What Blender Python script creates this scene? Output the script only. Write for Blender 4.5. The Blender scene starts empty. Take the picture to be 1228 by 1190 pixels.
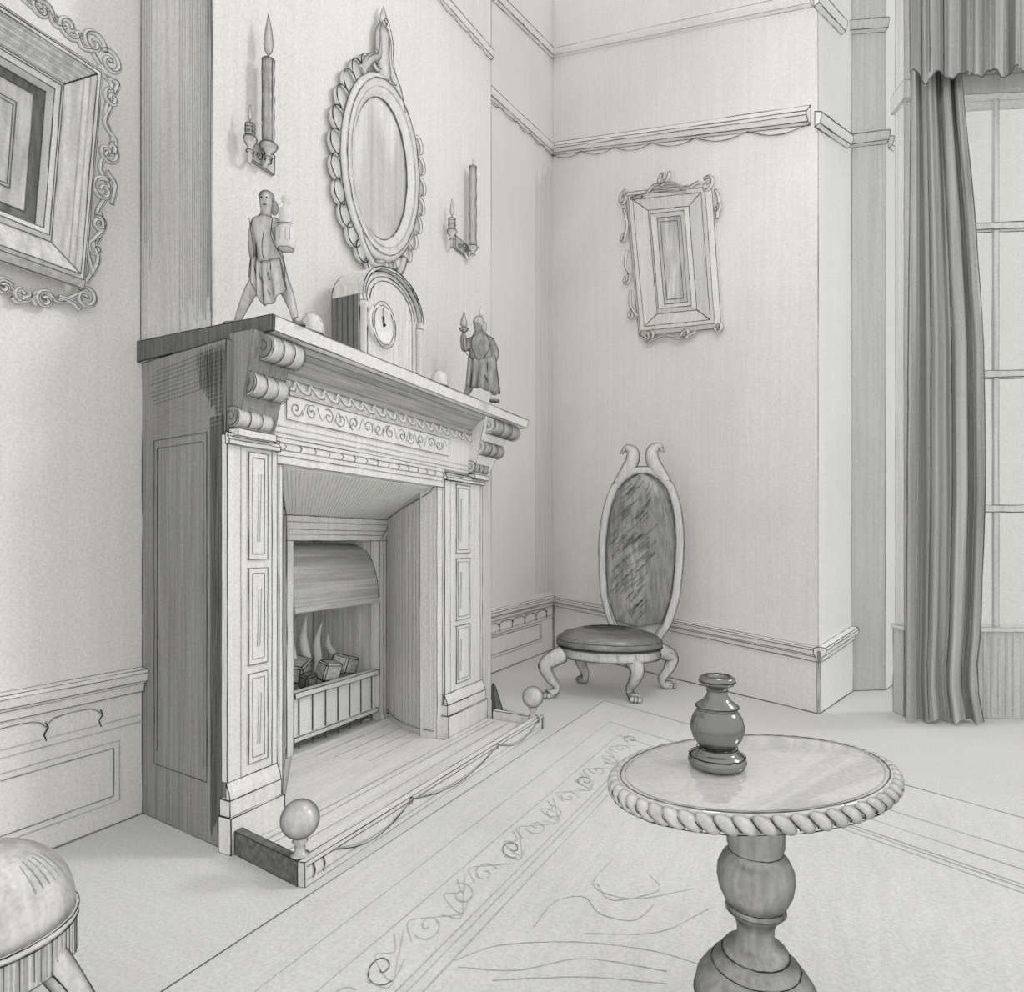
import bpy, bmesh, math, random
from mathutils import Vector, Matrix
random.seed(7)
PI = math.pi
C = bpy.context.scene.collection
V = Vector

# ------------------------------------------------------------------ survey of the room (metres; z up, y along the hearth wall)
FPX, PCX, HORIZ, EYE = 760.0, 614.0, 650.0, 0.85
YAW = math.atan((985.0 - PCX) / FPX)
FW = V((-math.sin(YAW), math.cos(YAW), 0)); RT = V((math.cos(YAW), math.sin(YAW), 0)); UP = V((0, 0, 1))
O0 = V((0, 0, EYE))
def sight(px, py): return FW + RT * ((px - PCX) / FPX) + UP * ((HORIZ - py) / FPX)
def onplane(px, py, p0, n):
    d = sight(px, py); n = V(n); return O0 + d * ((V(p0) - O0).dot(n) / d.dot(n))
def fl(px, py, z=0.0): return onplane(px, py, (0, 0, z), (0, 0, 1))
def onX(px, py, X): return onplane(px, py, (X, 0, 0), (1, 0, 0))
def dep(px, py, t): return O0 + sight(px, py) * t

X0, XB, XF, XI = -1.915, -1.594, -1.46, -1.895
Y1, YB = 1.277, 3.01
CORN = V((-1.915, 4.66, 0)); PIER = fl(981, 856)
bdir = (PIER - CORN); bdir.normalize(); BN = V((bdir.y, -bdir.x, 0))
if BN.dot(O0 - PIER) < 0: BN = -BN
P2 = fl(1021, 829); P3 = fl(1062, 828); P4 = P3 + V((.16, .55, 0))
WA = fl(1083, 860); WB = fl(1228, 863); wdir = (WB - WA).normalized(); WN = V((wdir.y, -wdir.x, 0))
def onback(px, py, off=0.0): return onplane(px, py, PIER + BN * off, BN)
def onwin(px, py, off=0.0): return onplane(px, py, WA + WN * off, WN)

# ------------------------------------------------------------------ materials
def lin(s):
    s /= 255.0
    return s / 12.92 if s <= 0.04045 else ((s + 0.055) / 1.055) ** 2.4
PAPER = lin(207)
def alb(t): return min(.93, 0.84 * lin(t) / PAPER)
def pencil(name, tone, hatch=.12, freq=(55, 55, 1.6), rim=0.0, grain=.15, tint=(1.0, .994, .972), gloss=0.0, rough=.2, blotch=.05, rot=(0, 0, 0), patch=0.0, pfreq=(3, 3, 3)):
    m = bpy.data.materials.new(name); m.use_nodes = True
    nt = m.node_tree; nt.nodes.clear(); N = nt.nodes.new; L = nt.links.new
    out = N('ShaderNodeOutputMaterial'); tc = N('ShaderNodeTexCoord')
    def noise(scale, sc=1.0, det=2.0, r=(0, 0, 0)):
        mp = N('ShaderNodeMapping'); mp.inputs['Scale'].default_value = scale; mp.inputs['Rotation'].default_value = r
        L(tc.outputs['Object'], mp.inputs['Vector'])
        nz = N('ShaderNodeTexNoise'); nz.inputs['Scale'].default_value = sc; nz.inputs['Detail'].default_value = det
        L(mp.outputs[0], nz.inputs['Vector']); return nz.outputs['Fac']
    def math_(op, a, b):
        n = N('ShaderNodeMath'); n.operation = op
        for i, v in enumerate((a, b)):
            if hasattr(v, 'links'): L(v, n.inputs[i])
            else: n.inputs[i].default_value = v
        return n.outputs[0]
    def ramp(src, lo, hi, a, b):
        n = N('ShaderNodeMapRange'); L(src, n.inputs['Value'])
        n.inputs['From Min'].default_value = lo; n.inputs['From Max'].default_value = hi
        n.inputs['To Min'].default_value = a; n.inputs['To Max'].default_value = b; return n.outputs[0]
    v = ramp(noise(freq, 1.0, 3.0, rot), .35, .62, 1 - hatch, 1 + hatch * .25)
    g = ramp(noise((1, 1, 1), 130.0, 2.0), .3, .7, 1 - grain, 1 + grain * .6)
    b = ramp(noise((1, 1, 1), 1.7, 3.0), .3, .7, 1 - blotch, 1 + blotch * .5)
    v = math_('MULTIPLY', math_('MULTIPLY', v, g), b)
    if patch:
        v = math_('MULTIPLY', v, ramp(noise(pfreq, 1.0, 2.0), .42, .60, 1 - patch, 1.0))
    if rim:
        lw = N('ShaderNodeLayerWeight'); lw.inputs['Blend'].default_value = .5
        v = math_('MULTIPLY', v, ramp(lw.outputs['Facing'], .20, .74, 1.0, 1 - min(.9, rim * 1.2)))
    a = alb(tone)
    rgb = N('ShaderNodeMix'); rgb.data_type = 'RGBA'; rgb.blend_type = 'MULTIPLY'; rgb.inputs['Factor'].default_value = 1
    rgb.inputs['A'].default_value = (a * tint[0], a * tint[1], a * tint[2], 1)
    cmb = N('ShaderNodeCombineColor')
    for i in range(3): L(v, cmb.inputs[i])
    L(cmb.outputs[0], rgb.inputs['B'])
    d = N('ShaderNodeBsdfDiffuse'); L(rgb.outputs['Result'], d.inputs['Color']); sh = d.outputs[0]
    if gloss:
        gl = N('ShaderNodeBsdfGlossy'); gl.inputs['Roughness'].default_value = rough; gl.inputs['Color'].default_value = (.8, .8, .8, 1)
        mx = N('ShaderNodeMixShader'); mx.inputs[0].default_value = gloss; L(sh, mx.inputs[1]); L(gl.outputs[0], mx.inputs[2]); sh = mx.outputs[0]
    L(sh, out.inputs['Surface']); return m

CREAM = (1.0, .992, .945); COOL = (1.0, 1.0, .99); ROSE = (1.0, .978, .957)
M = dict(
    wall=pencil('paper_wall', 208, .04, tint=CREAM), back=pencil('paper_back_wall', 211, .05, tint=ROSE, blotch=.08), floor=pencil('paper_floor', 190, .03, (3, 40, 3), tint=COOL),
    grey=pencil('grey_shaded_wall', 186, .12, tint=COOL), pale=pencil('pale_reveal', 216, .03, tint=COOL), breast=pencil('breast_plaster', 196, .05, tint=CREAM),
    cheek=pencil('shade_toned_breast_side', 186, .16, (90, 90, 2)), stone=pencil('pale_mantel', 212, .10), side=pencil('shade_toned_mantel_side', 120, .28, (110, 110, 2.2)),  # cheek and side are darkened to carry shade in their colour
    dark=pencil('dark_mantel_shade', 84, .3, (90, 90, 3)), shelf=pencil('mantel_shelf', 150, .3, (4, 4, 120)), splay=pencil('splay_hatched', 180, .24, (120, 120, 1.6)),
    rib=pencil('ribbed_panel', 222, .1, (150, 150, 1.5)), firebox=pencil('firebox_soot', 190, .3, (70, 70, 3)), hood=pencil('hood_metal', 205, .25, (3, 3, 90), rim=.5, patch=.35, pfreq=(.5, .5, 14)),
    whisper=pencil('graphite_whisper', 156, .2, (40, 40, 40)), ink=pencil('graphite_dark', 34, .35, (40, 40, 40)), mid=pencil('graphite_mid', 72, .35, (40, 40, 40)), faint=pencil('graphite_faint', 146, .25, (40, 40, 40)),
    gilt=pencil('carved_gilt', 200, .15, rim=.7), frame=pencil('frame_moulding', 186, .28, (60, 60, 4)), framep=pencil('pale_frame', 203, .14, rim=.2),
    art=pencil('picture_art', 196, .3, (50, 50, 5), patch=.35, pfreq=(9, 9, 3)), mat=pencil('picture_mount', 84, .4, (80, 80, 6)),
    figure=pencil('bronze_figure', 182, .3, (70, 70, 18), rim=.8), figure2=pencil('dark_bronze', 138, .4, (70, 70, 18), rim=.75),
    wax=pencil('candle_wax', 160, .3, (150, 150, 8), rim=.6), flame=pencil('candle_flame', 178, .2, rim=.6),
    clock=pencil('clock_case', 196, .2, (90, 90, 4)), clockside=pencil('shade_toned_clock_side', 88, .35, (140, 140, 3)), dial=pencil('clock_dial', 208, .05),
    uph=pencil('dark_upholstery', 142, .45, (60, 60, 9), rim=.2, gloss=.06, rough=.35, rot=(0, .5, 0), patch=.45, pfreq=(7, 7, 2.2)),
    seat=pencil('dark_seat', 122, .4, (14, 90, 40), rim=.4, gloss=.12, rough=.3, patch=.5, pfreq=(5, 5, 5)),  # seat patches help draw its highlights
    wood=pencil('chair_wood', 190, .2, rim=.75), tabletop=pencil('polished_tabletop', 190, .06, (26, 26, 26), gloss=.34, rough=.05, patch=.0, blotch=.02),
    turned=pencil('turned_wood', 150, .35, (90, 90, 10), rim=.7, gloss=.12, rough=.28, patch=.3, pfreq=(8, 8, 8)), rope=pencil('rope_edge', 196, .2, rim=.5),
    vase=pencil('dark_glaze', 62, .45, (70, 70, 18), rim=.6, gloss=.2, rough=.16, patch=.6, pfreq=(16, 16, 22)), ball=pencil('metal_ball', 178, .25, (60, 60, 30), rim=.75, gloss=.12, rough=.3),  # vase patches paint in highlight shapes
    iron=pencil('fender_dark', 84, .35, (60, 60, 60)), fender=pencil('fender_pale', 202, .12), hearth=pencil('hearth_stone', 204, .14, (50, 3, 50)),
    rug=pencil('rug_pale', 192, .06, (40, 6, 40), tint=COOL, blotch=.08), stool=pencil('stool_cover', 196, .25, (50, 50, 8), rim=.45), fringe=pencil('stool_fringe', 184, .5, (170, 170, 3)),
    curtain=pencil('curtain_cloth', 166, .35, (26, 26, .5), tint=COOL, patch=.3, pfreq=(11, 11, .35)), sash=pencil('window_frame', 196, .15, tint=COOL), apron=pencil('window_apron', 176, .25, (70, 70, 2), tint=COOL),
    log=pencil('burning_log', 182, .4, (60, 60, 60), rim=.3), mirror=pencil('mirror_glass', 200, .22, (38, 38, 2.0), gloss=.18, rough=.12, patch=.35, pfreq=(7, 7, 2)),
)
def glass_mat():
    m = bpy.data.materials.new('window_glass'); m.use_nodes = True; nt = m.node_tree; nt.nodes.clear(); N = nt.nodes.new; L = nt.links.new
    out = N('ShaderNodeOutputMaterial'); t = N('ShaderNodeBsdfTransparent'); t.inputs[0].default_value = (1, 1, .99, 1)
    g = N('ShaderNodeBsdfGlossy'); g.inputs['Roughness'].default_value = .05; mx = N('ShaderNodeMixShader'); mx.inputs[0].default_value = .03
    L(t.outputs[0], mx.inputs[1]); L(g.outputs[0], mx.inputs[2]); L(mx.outputs[0], out.inputs[0]); return m
M['glass'] = glass_mat()

# ------------------------------------------------------------------ mesh building
class MB:
    """collects shapes; build() outlines the sharp edges with fine graphite beads and links ONE object"""
    def __init__(s): s.bm = bmesh.new(); s.marks = []
    def face(s, pts, mi=0):
        f = s.bm.faces.new([s.bm.verts.new(V(p)) for p in pts]); f.material_index = mi; return f
    def hexa(s, p):          # 4 bottom + 4 top points, same winding
        v = [s.bm.verts.new(V(q)) for q in p]
        for q in ((3, 2, 1, 0), (4, 5, 6, 7), (0, 1, 5, 4), (1, 2, 6, 5), (2, 3, 7, 6), (3, 0, 4, 7)): s.bm.faces.new([v[i] for i in q])
        return s
    def box(s, a, b):
        (x0, y0, z0), (x1, y1, z1) = a, b
        return s.hexa([(x0, y0, z0), (x1, y0, z0), (x1, y1, z0), (x0, y1, z0), (x0, y0, z1), (x1, y0, z1), (x1, y1, z1), (x0, y1, z1)])
    def prism(s, poly, z0, z1):
        n = len(poly); b = [s.bm.verts.new((p[0], p[1], z0)) for p in poly]; t = [s.bm.verts.new((p[0], p[1], z1)) for p in poly]
        for i in range(n): s.bm.faces.new([b[i], b[(i + 1) % n], t[(i + 1) % n], t[i]])
        s.bm.faces.new(b[::-1]); s.bm.faces.new(t); return s
    def bar(s, a, b, n, w, h):   # bar from a to b, standing out w along n from the line, h tall
        a, b, n = V(a), V(b), V(n); u = UP * h
        return s.hexa([a, b, b + n * w, a + n * w, a + u, b + u, b + n * w + u, a + n * w + u])
    def sweep(s, prof, a, b, n): # moulding: prof = (out, up) pairs swept from a to b
        a, b, n = V(a), V(b), V(n)
        A = [s.bm.verts.new(a + n * o + UP * z) for o, z in prof]; B = [s.bm.verts.new(b + n * o + UP * z) for o, z in prof]
        k = len(prof)
        for i in range(k): s.bm.faces.new([A[i], A[(i + 1) % k], B[(i + 1) % k], B[i]])
        s.bm.faces.new(A[::-1]); s.bm.faces.new(B); return s
    def lathe(s, prof, c=(0, 0, 0), segs=40, sx=1.0, sy=1.0, mi=0, M4=None):
        c = V(c); rings = []
        for r, z in prof:
            if r < 1e-6: rings.append([s.bm.verts.new(c + V((0, 0, z)))])
            else: rings.append([s.bm.verts.new(c + V((r * sx * math.cos(2 * PI * i / segs), r * sy * math.sin(2 * PI * i / segs), z))) for i in range(segs)])
        for a, b in zip(rings, rings[1:]):
            for i in range(segs):
                j = (i + 1) % segs
                q = [a[0]] if len(a) == 1 else [a[i], a[j]]
                q += [b[0]] if len(b) == 1 else [b[j], b[i]]
                if len(q) > 2:
                    f = s.bm.faces.new(q); f.smooth = True; f.material_index = mi
        for R, fl_ in ((rings[0], True), (rings[-1], False)):
            if len(R) > 1: s.bm.faces.new(R[::-1] if fl_ else R)
        if M4 is not None:
            bmesh.ops.transform(s.bm, matrix=M4, verts=[v for R in rings for v in R])
        return s
    def ball(s, c, r, sc=(1, 1, 1), segs=20, mi=0, M4=None):
        k = 12; prof = [(0 if i in (0, k) else r * math.sin(PI * i / k), -r * math.cos(PI * i / k)) for i in range(k + 1)]
        m = Matrix.Translation(V(c)) @ (M4 if M4 is not None else Matrix.Identity(4)) @ Matrix.Diagonal((*sc, 1))
        return s.lathe(prof, (0, 0, 0), segs, mi=mi, M4=m)
    def tube(s, pts, r, mi=0, n=8, closed=False, flat=None):
        pts = [V(p) for p in pts]; k = len(pts)
        if k < 2: return s
        rr = r if isinstance(r, (list, tuple)) else [r] * k
        rings = []; prev = None
        for i, p in enumerate(pts):
            a = pts[i - 1] if (i or closed) else p; b = pts[(i + 1) % k] if (i < k - 1 or closed) else p
            t = (b - a); t = t.normalized() if t.length > 1e-9 else V((0, 0, 1))
            if prev is None:
                up = UP if abs(t.z) < .9 else V((1, 0, 0)); x = t.cross(up).normalized()
            else:
                x = prev - t * prev.dot(t); x = x.normalized() if x.length > 1e-6 else t.orthogonal().normalized()
            prev = x; y = t.cross(x)
            rings.append([s.bm.verts.new(p + (x * math.cos(2 * PI * j / n + PI / n) + y * math.sin(2 * PI * j / n + PI / n)) * rr[i]) for j in range(n)])
        pairs = list(zip(rings, rings[1:])) + ([(rings[-1], rings[0])] if closed else [])
        for a, b in pairs:
            for j in range(n):
                f = s.bm.faces.new([a[j], a[(j + 1) % n], b[(j + 1) % n], b[j]]); f.material_index = mi; f.smooth = n > 5
        if not closed:
            f = s.bm.faces.new(rings[0][::-1]); f.material_index = mi; f = s.bm.faces.new(rings[-1]); f.material_index = mi
        return s
    def grid(s, fn, nu, nv, mi=0, smooth=True):
        g = [[s.bm.verts.new(V(fn(i / nu, j / nv))) for j in range(nv + 1)] for i in range(nu + 1)]
        for i in range(nu):
            for j in range(nv):
                f = s.bm.faces.new([g[i][j], g[i + 1][j], g[i + 1][j + 1], g[i][j + 1]]); f.smooth = smooth; f.material_index = mi
        return s
    def stroke(s, pts, r, mi=1): s.marks.append(([V(p) for p in pts], r, mi)); return s
    def build(s, name, mat, parent=None, line=0.0, ang=33, ink='mid', boundary=True, recalc=True, loc=None):
        bm = s.bm
        if recalc: bmesh.ops.recalc_face_normals(bm, faces=bm.faces)
        todo = []
        if line:
            bm.edges.ensure_lookup_table(); lim = math.radians(ang)
            for e in bm.edges:
                k = len(e.link_faces)
                if k == 2:
                    if e.link_faces[0].normal.length < .5 or e.link_faces[1].normal.length < .5: continue
                    if e.calc_face_angle(0) < lim: continue
                elif not (k == 1 and boundary): continue
                if e.calc_length() > line * 2: todo.append((e.verts[0].co.copy(), e.verts[1].co.copy()))
        for a, b in todo: s._pencil([a, b], line, 1)
        for pts, r, mi in s.marks: s._pencil(pts, r, mi)
        me = bpy.data.meshes.new(name)
        if loc is not None: bmesh.ops.translate(bm, vec=-V(loc), verts=bm.verts)
        bm.to_mesh(me); bm.free()
        for m in (mat if isinstance(mat, (list, tuple)) else [mat]): me.materials.append(m)
        if not isinstance(mat, (list, tuple)):
            me.materials.append(M[ink]); me.materials.append(M['faint']); me.materials.append(M['ink'])
        o = bpy.data.objects.new(name, me); C.objects.link(o)
        if loc is not None: o.location = loc
        if parent is not None: o.parent = parent
        return o
    def _pencil(s, pts, r, mi):
        out = []
        for a, b in zip(pts, pts[1:]):
            L = (b - a).length; k = max(1, min(14, int(L / max(.05, r * 18)))) if len(pts) == 2 else 1
            for i in range(k): out.append(a.lerp(b, i / k))
        out.append(pts[-1])
        if len(out) < 2: return
        j = r * .45
        out = [out[0]] + [p + V((random.uniform(-j, j), random.uniform(-j, j), random.uniform(-j, j))) for p in out[1:-1]] + [out[-1]]
        s.tube(out, [r * random.uniform(.55, 1.15) for _ in out], mi, 4)

def thing(name, label, cat, loc=(0, 0, 0), group=None, rz=0.0):
    o = bpy.data.objects.new(name, None); C.objects.link(o); o.empty_display_size = .1
    o.location = loc; o.rotation_euler = (0, 0, rz); o['label'] = label; o['category'] = cat
    if group: o['group'] = group
    return o
def tag(o, label, cat, group=None, kind=None):
    o['label'] = label; o['category'] = cat
    if group: o['group'] = group
    if kind: o['kind'] = kind
    return o
def struct(o, label=None, cat=None):
    o['kind'] = 'structure'
    if label: o['label'] = label
    if cat: o['category'] = cat
    return o
def keep(o, root):      # parent a world-space part under a thing standing elsewhere
    o.parent = root; o.matrix_parent_inverse = root.matrix_basis.inverted(); return o
def spiral(c, r, turns, a0, u, v, hand=1, n=26, r1=.12):
    c, u, v = V(c), V(u), V(v); out = []
    for i in range(n + 1):
        t = i / n; a = a0 + hand * turns * 2 * PI * t; q = r * (1 - t * (1 - r1)); out.append(c + u * (q * math.cos(a)) + v * (q * math.sin(a)))
    return out
def bez(pts, n=10):     # Catmull-Rom through the points
    P = [V(p) for p in pts]; P = [P[0] * 2 - P[1]] + P + [P[-1] * 2 - P[-2]]; out = []
    for i in range(1, len(P) - 2):
        a, b, c, d = P[i - 1:i + 3]
        for k in range(n):
            t = k / n; out.append(.5 * ((2 * b) + (c - a) * t + (2 * a - 5 * b + 4 * c - d) * t * t + (3 * b - a - 3 * c + d) * t ** 3))
    out.append(P[-2]); return out
def skin(name, joints, bones, mat, parent=None, sub=2, root=0):
    me = bpy.data.meshes.new(name); me.from_pydata([j[:3] for j in joints], bones, [])
    o = bpy.data.objects.new(name, me); C.objects.link(o)
    o.modifiers.new('s', 'SKIN').use_smooth_shade = True
    for i, j in enumerate(joints):
        q = me.skin_vertices[0].data[i]; r = j[3]; q.radius = (r, j[4] if len(j) > 4 else r); q.use_root = i == root
    if sub: o.modifiers.new('d', 'SUBSURF').levels = sub; o.modifiers['d'].render_levels = sub
    dg = bpy.context.evaluated_depsgraph_get(); dg.update()
    m2 = bpy.data.meshes.new_from_object(o.evaluated_get(dg)); bpy.data.objects.remove(o)
    m2.name = name; m2.materials.clear(); m2.materials.append(mat)
    for p in m2.polygons: p.use_smooth = True
    o = bpy.data.objects.new(name, m2); C.objects.link(o)
    if parent: o.parent = parent
    return o

LOCAL = set()
def root_of(o):
    while o.parent: o = o.parent
    return o
_b = MB.build
def build(s, name, mat, parent=None, **k):
    o = _b(s, name, mat, None, **k)
    if parent is not None:
        o.parent = parent
        r = root_of(parent)
        if r.name not in LOCAL and parent is r: o.matrix_parent_inverse = r.matrix_basis.inverted()
    return o
MB.build = build
_sk = skin
def skin(name, j, b, mat, parent=None, **k):
    o = _sk(name, j, b, mat, None, **k)
    if parent is not None:
        o.parent = parent
        if parent.name not in LOCAL: o.matrix_parent_inverse = parent.matrix_basis.inverted()
    return o
X, Y, Z = V((1, 0, 0)), V((0, 1, 0)), V((0, 0, 1))

# ================================================================== THE SETTING
m = MB(); m.face([(-3, -2.5, 0), (4, -2.5, 0), (4, 6, 0), (-3, 6, 0)])
struct(m.build('floor', M['floor'], boundary=False))
m = MB()
m.box((X0 - .1, -1.2, 0), (X0, Y1, 5.2)); m.box((X0 - .1, YB - .2, 0), (X0, CORN.y + .1, 5.2))
for i in range(15):
    y_ = CORN.y - .03 - i * .022; m.stroke([(X0 + .002, y_, .46), (X0 + .002, y_ + random.uniform(-.004, .004), 3.86 - .02 * i + random.uniform(-.1, .05))], .0011, 2)  # hatch strokes draw the shade of the room corner
struct(m.build('wall_left', M['wall']))
m = MB()            # chimney breast: front plane, kept open where the fireplace recess passes through
m.box((X0, Y1, 1.46), (XB, YB, 5.2)); m.box((X0, 2.72, 0), (XB, YB, 1.46))
for a, b in (((XB, Y1, 1.5), (XB, Y1, 5.2)), ((XB, YB, 0), (XB, YB, 5.2))): m.stroke([a, b], .0022, 1)
o = struct(m.build('wall_chimney_breast', M['breast']))
m = MB(); m.box((X0, Y1 - .004, 1.47), (XB, Y1 - .0005, 5.2))  # thin slab over the breast's side, shade put into its tone
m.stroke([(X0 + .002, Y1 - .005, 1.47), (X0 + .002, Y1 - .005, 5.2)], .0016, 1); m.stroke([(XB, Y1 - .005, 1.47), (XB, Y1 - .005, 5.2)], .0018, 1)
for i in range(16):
    x_ = XB - .004 - .0055 * i * (1 + .04 * i); m.stroke([(x_, Y1 - .0055, 1.48 + random.uniform(0, .1)), (x_, Y1 - .0055, 3.2)], .0007, 1 if i < 5 else 2)  # strokes crowd towards the edge to draw the side's shading
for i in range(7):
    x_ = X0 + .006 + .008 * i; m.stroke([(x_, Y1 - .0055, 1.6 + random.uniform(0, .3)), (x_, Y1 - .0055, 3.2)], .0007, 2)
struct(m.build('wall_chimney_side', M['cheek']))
def wallseg(name, a, b, n, mat, z1=5.2, th=.08):
    a, b = V(a), V(b); m = MB(); m.hexa([a, b, b - n * th, a - n * th, a + UP * z1, b + UP * z1, b - n * th + UP * z1, a - n * th + UP * z1])
    m.stroke([a, a + UP * z1], .0028, 2); m.stroke([b, b + UP * z1], .0026, 1)
    m.stroke([a + UP * .002, b + UP * .002], .003, 1)
    return struct(m.build(name, mat))
def nrm(a, b):
    d = (V(b) - V(a)).normalized(); n = V((d.y, -d.x, 0)); return n if n.dot(O0 - V(a)) > 0 else -n
wallseg('wall_back', CORN, PIER, BN, M['back'], th=.004)
N2, N3, N4 = nrm(PIER, P2), nrm(P2, P3), nrm(P3, P4)
if N2.x < 0: N2 = -N2
wallseg('wall_pier', PIER, P2, N2, M['pale'], th=.002)
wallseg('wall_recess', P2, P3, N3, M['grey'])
wallseg('wall_bay', P3, P4, N4 if N4.x > 0 else -N4, M['pale'])
E1 = WA + wdir * 2.2
wallseg('wall_bay_end', P4, P4 + V((1.9, .75, 0)), V((0, -1, 0)), M['pale'])

# picture rails and cornices
PR = [(0, 0), (.022, .01), (.03, .035), (.03, .06), (0, .075)]
PRB = [(0, 0), (.02, .012), (.035, .04), (.035, .06), (.012, .085), (0, .1)]
def scallops(m, a, b, n, drop, count, r, mi=1, out=.012):
    a, b, n = V(a), V(b), V(n)
    for i in range(count):
        p, q = a.lerp(b, i / count), a.lerp(b, (i + 1) / count)
        m.stroke([p.lerp(q, t / 8) + n * out - UP * drop * math.sin(PI * t / 8) for t in range(9)], r, mi)
def trim(name, a, b, n, prof, line, sc=None, mat='wall'):
    m = MB(); m.sweep(prof, a, b, n)
    if sc: scallops(m, a, b, n, *sc)
    return struct(m.build(name, M[mat], line=line, ang=22, ink='mid'))
trim('trim_1', onX(505, -22, XB), onX(589, 72, XB), X, [(0, 0), (.014, .01), (.022, .04), (0, .045)], .0022, (.02, 5, .0016), 'breast')
trim('trim_2', onX(590, 0, X0), onX(662, 70, X0), X, PR, .0035, None)
trim('trim_3', onX(580, 112, X0), onX(664, 187, X0), X, PR, .003, (.03, 5, .0025))
trim('trim_4', onback(664, 186), onback(972, 150), BN, PRB, .0032, (.035, 6, .0032), 'back')
trim('trim_5', onback(662, 70), onback(975, 8), BN, PR, .0014, None, 'back')
pl = lambda px, py, p, n: onplane(px, py, p, n)
trim('trim_6', pl(977, 152, PIER, N2), pl(1016, 178, PIER, N2), N2, PR, .0034, None, 'pale')
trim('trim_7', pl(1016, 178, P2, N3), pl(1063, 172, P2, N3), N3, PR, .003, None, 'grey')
trim('trim_8', pl(1065, 178, P3, N4 if N4.x > 0 else -N4), pl(1092, 192, P3, N4), N4 if N4.x > 0 else -N4, PR, .003, None, 'pale')
trim('trim_9', pl(976, 8, PIER, N2), pl(1009, 42, PIER, N2), N2, PR, .0026, None, 'pale')
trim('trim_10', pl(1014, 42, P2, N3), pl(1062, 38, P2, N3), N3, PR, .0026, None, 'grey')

# wainscot: a capped rail, scallops and framed panels
def wainscot(name, a0, a1, z0, z1, n, sc, panels, line, mat, low=.0):
    a0, a1 = V((*a0[:2], 0)), V((*a1[:2], 0)); n = V(n); m = MB()
    m.hexa([a0, a1, a1 + n * .008, a0 + n * .008] + [a0 + UP * (z0 - .02), a1 + UP * (z1 - .02), a1 + n * .008 + UP * (z1 - .02), a0 + n * .008 + UP * (z0 - .02)])
    m.sweep([(0, -.075), (.016, -.07), (.02, -.045), (.034, -.035), (.04, -.01), (.034, 0), (0, .003)], a0 + UP * z0, a1 + UP * z1, n)
    if sc:
        L_ = (a1 - a0); LL = L_.length; d_ = L_.normalized(); s0, ds = sc; k_ = -8
        while s0 + k_ * ds < LL:
            s_ = s0 + k_ * ds; k_ += 1
            if s_ < 0: continue
            at_ = lambda q_, dz: a0 + d_ * q_ + n * .011 + UP * (z0 + (z1 - z0) * q_ / LL + dz)
            if s_ > .02 and s_ < LL - .02: m.stroke([at_(s_, -.098), at_(s_ + .006, -.115), at_(s_ - .004, -.13), at_(s_ + .002, -.15)], line * 1.3, 3)
            e_ = min(LL, s_ + ds)
            if s_ + ds <= LL + .1 * ds: m.stroke(bez([at_(s_, -.112), at_(s_ + ds * .1, -.096), at_(s_ + ds * .3, -.088), at_(min(LL, s_ + ds * .7), -.088), at_(min(LL, s_ + ds * .9), -.096), at_(min(LL, s_ + ds), -.112)], 3), line, 1)
            m.stroke([at_(s_ + .01, -.143), at_(min(LL, s_ + ds - .01), -.143)], line * .8, 2)
        m.stroke([a0 + n * .01 + UP * (z0 - .165), a1 + n * .01 + UP * (z1 - .165)], line * .8, 2)
    for t0, t1, b, t in panels:
        for k, ins in ((1, 0), (1, .018)):
            d = (a1 - a0).normalized() * ins
            q = [a0.lerp(a1, t0) + d, a0.lerp(a1, t1) - d]
            zz = [(b + ins), (t - ins)]
            c = [q[0] + UP * zz[0], q[1] + UP * zz[0], q[1] + UP * zz[1], q[0] + UP * zz[1]]
            c = [p + n * .0095 for p in c]
            for i in range(4): m.stroke([c[i], c[(i + 1) % 4]], line * .8, 1 if ins else 2)
    m.stroke([a0 + n * .009 + UP * .003, a1 + n * .009 + UP * .003], line, 1)
    return struct(m.build(name, M[mat], line=line, ang=24, ink='mid', boundary=False))
wainscot('baseboard_left', (X0, .25), (X0, Y1 - .005), .455, .455, X, (onX(52, 870, X0).y - .25, onX(118, 860, X0).y - onX(52, 870, X0).y), [(.10, .50, .07, .25), (.55, .93, .07, .25)], .0017, 'wall')
wainscot('baseboard_alcove', (X0, YB), (X0, CORN.y - .02), .40, .42, X, (.1, .2), [(.12, .86, .10, .25)], .0032, 'wall')
zb0, zb1 = onback(668, 716).z, onback(976, 776).z
wainscot('baseboard_back', CORN + bdir * .03, PIER, zb0, zb1, BN, None, [], .0032, 'back')
m = MB()
zp = pl(1021, 752, PIER, N2).z
m2_ = wainscot('baseboard_pier', PIER, P2, zb1 - .0, zp, N2, None, [], .0028, 'pale')
m.bm.free()

# ================================================================== WINDOW
win = bpy.data.objects.new('window_1', None); C.objects.link(win); win['kind'] = 'structure'; win.location = WA
def wbox(m, px0, px1, py0, py1, off, th):
    q = [onwin(px0, py1, off), onwin(px1, py1, off), onwin(px1, py0, off), onwin(px0, py0, off)]
    z0, z1 = q[0].z, q[3].z
    a, b = V((q[0].x, q[0].y, z0)), V((q[1].x, q[1].y, z0))
    return m.hexa([a, b, b - WN * th, a - WN * th, V((a.x, a.y, z1)), V((b.x, b.y, z1)), V((b.x, b.y, z1)) - WN * th, V((a.x, a.y, z1)) - WN * th])
def zwin(py, px=1190): return onwin(px, py).z
def wspan(m, px0, px1, z0, z1, off, th):
    a, b = onwin(px0, 700, off), onwin(px1, 700, off); a.z = b.z = z0; d = -WN * th; u = UP * (z1 - z0)
    return m.hexa([a, b, b + d, a + d, a + u, b + u, b + d + u, a + d + u])
m = MB(); wspan(m, 1084, 1330, 0, zwin(757), 0, .10)
for k in range(9):
    p = onwin(1152 + k * 9, 800); m.stroke([V((p.x, p.y, .02)), V((p.x, p.y, zwin(765)))], .002, 2)
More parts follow.
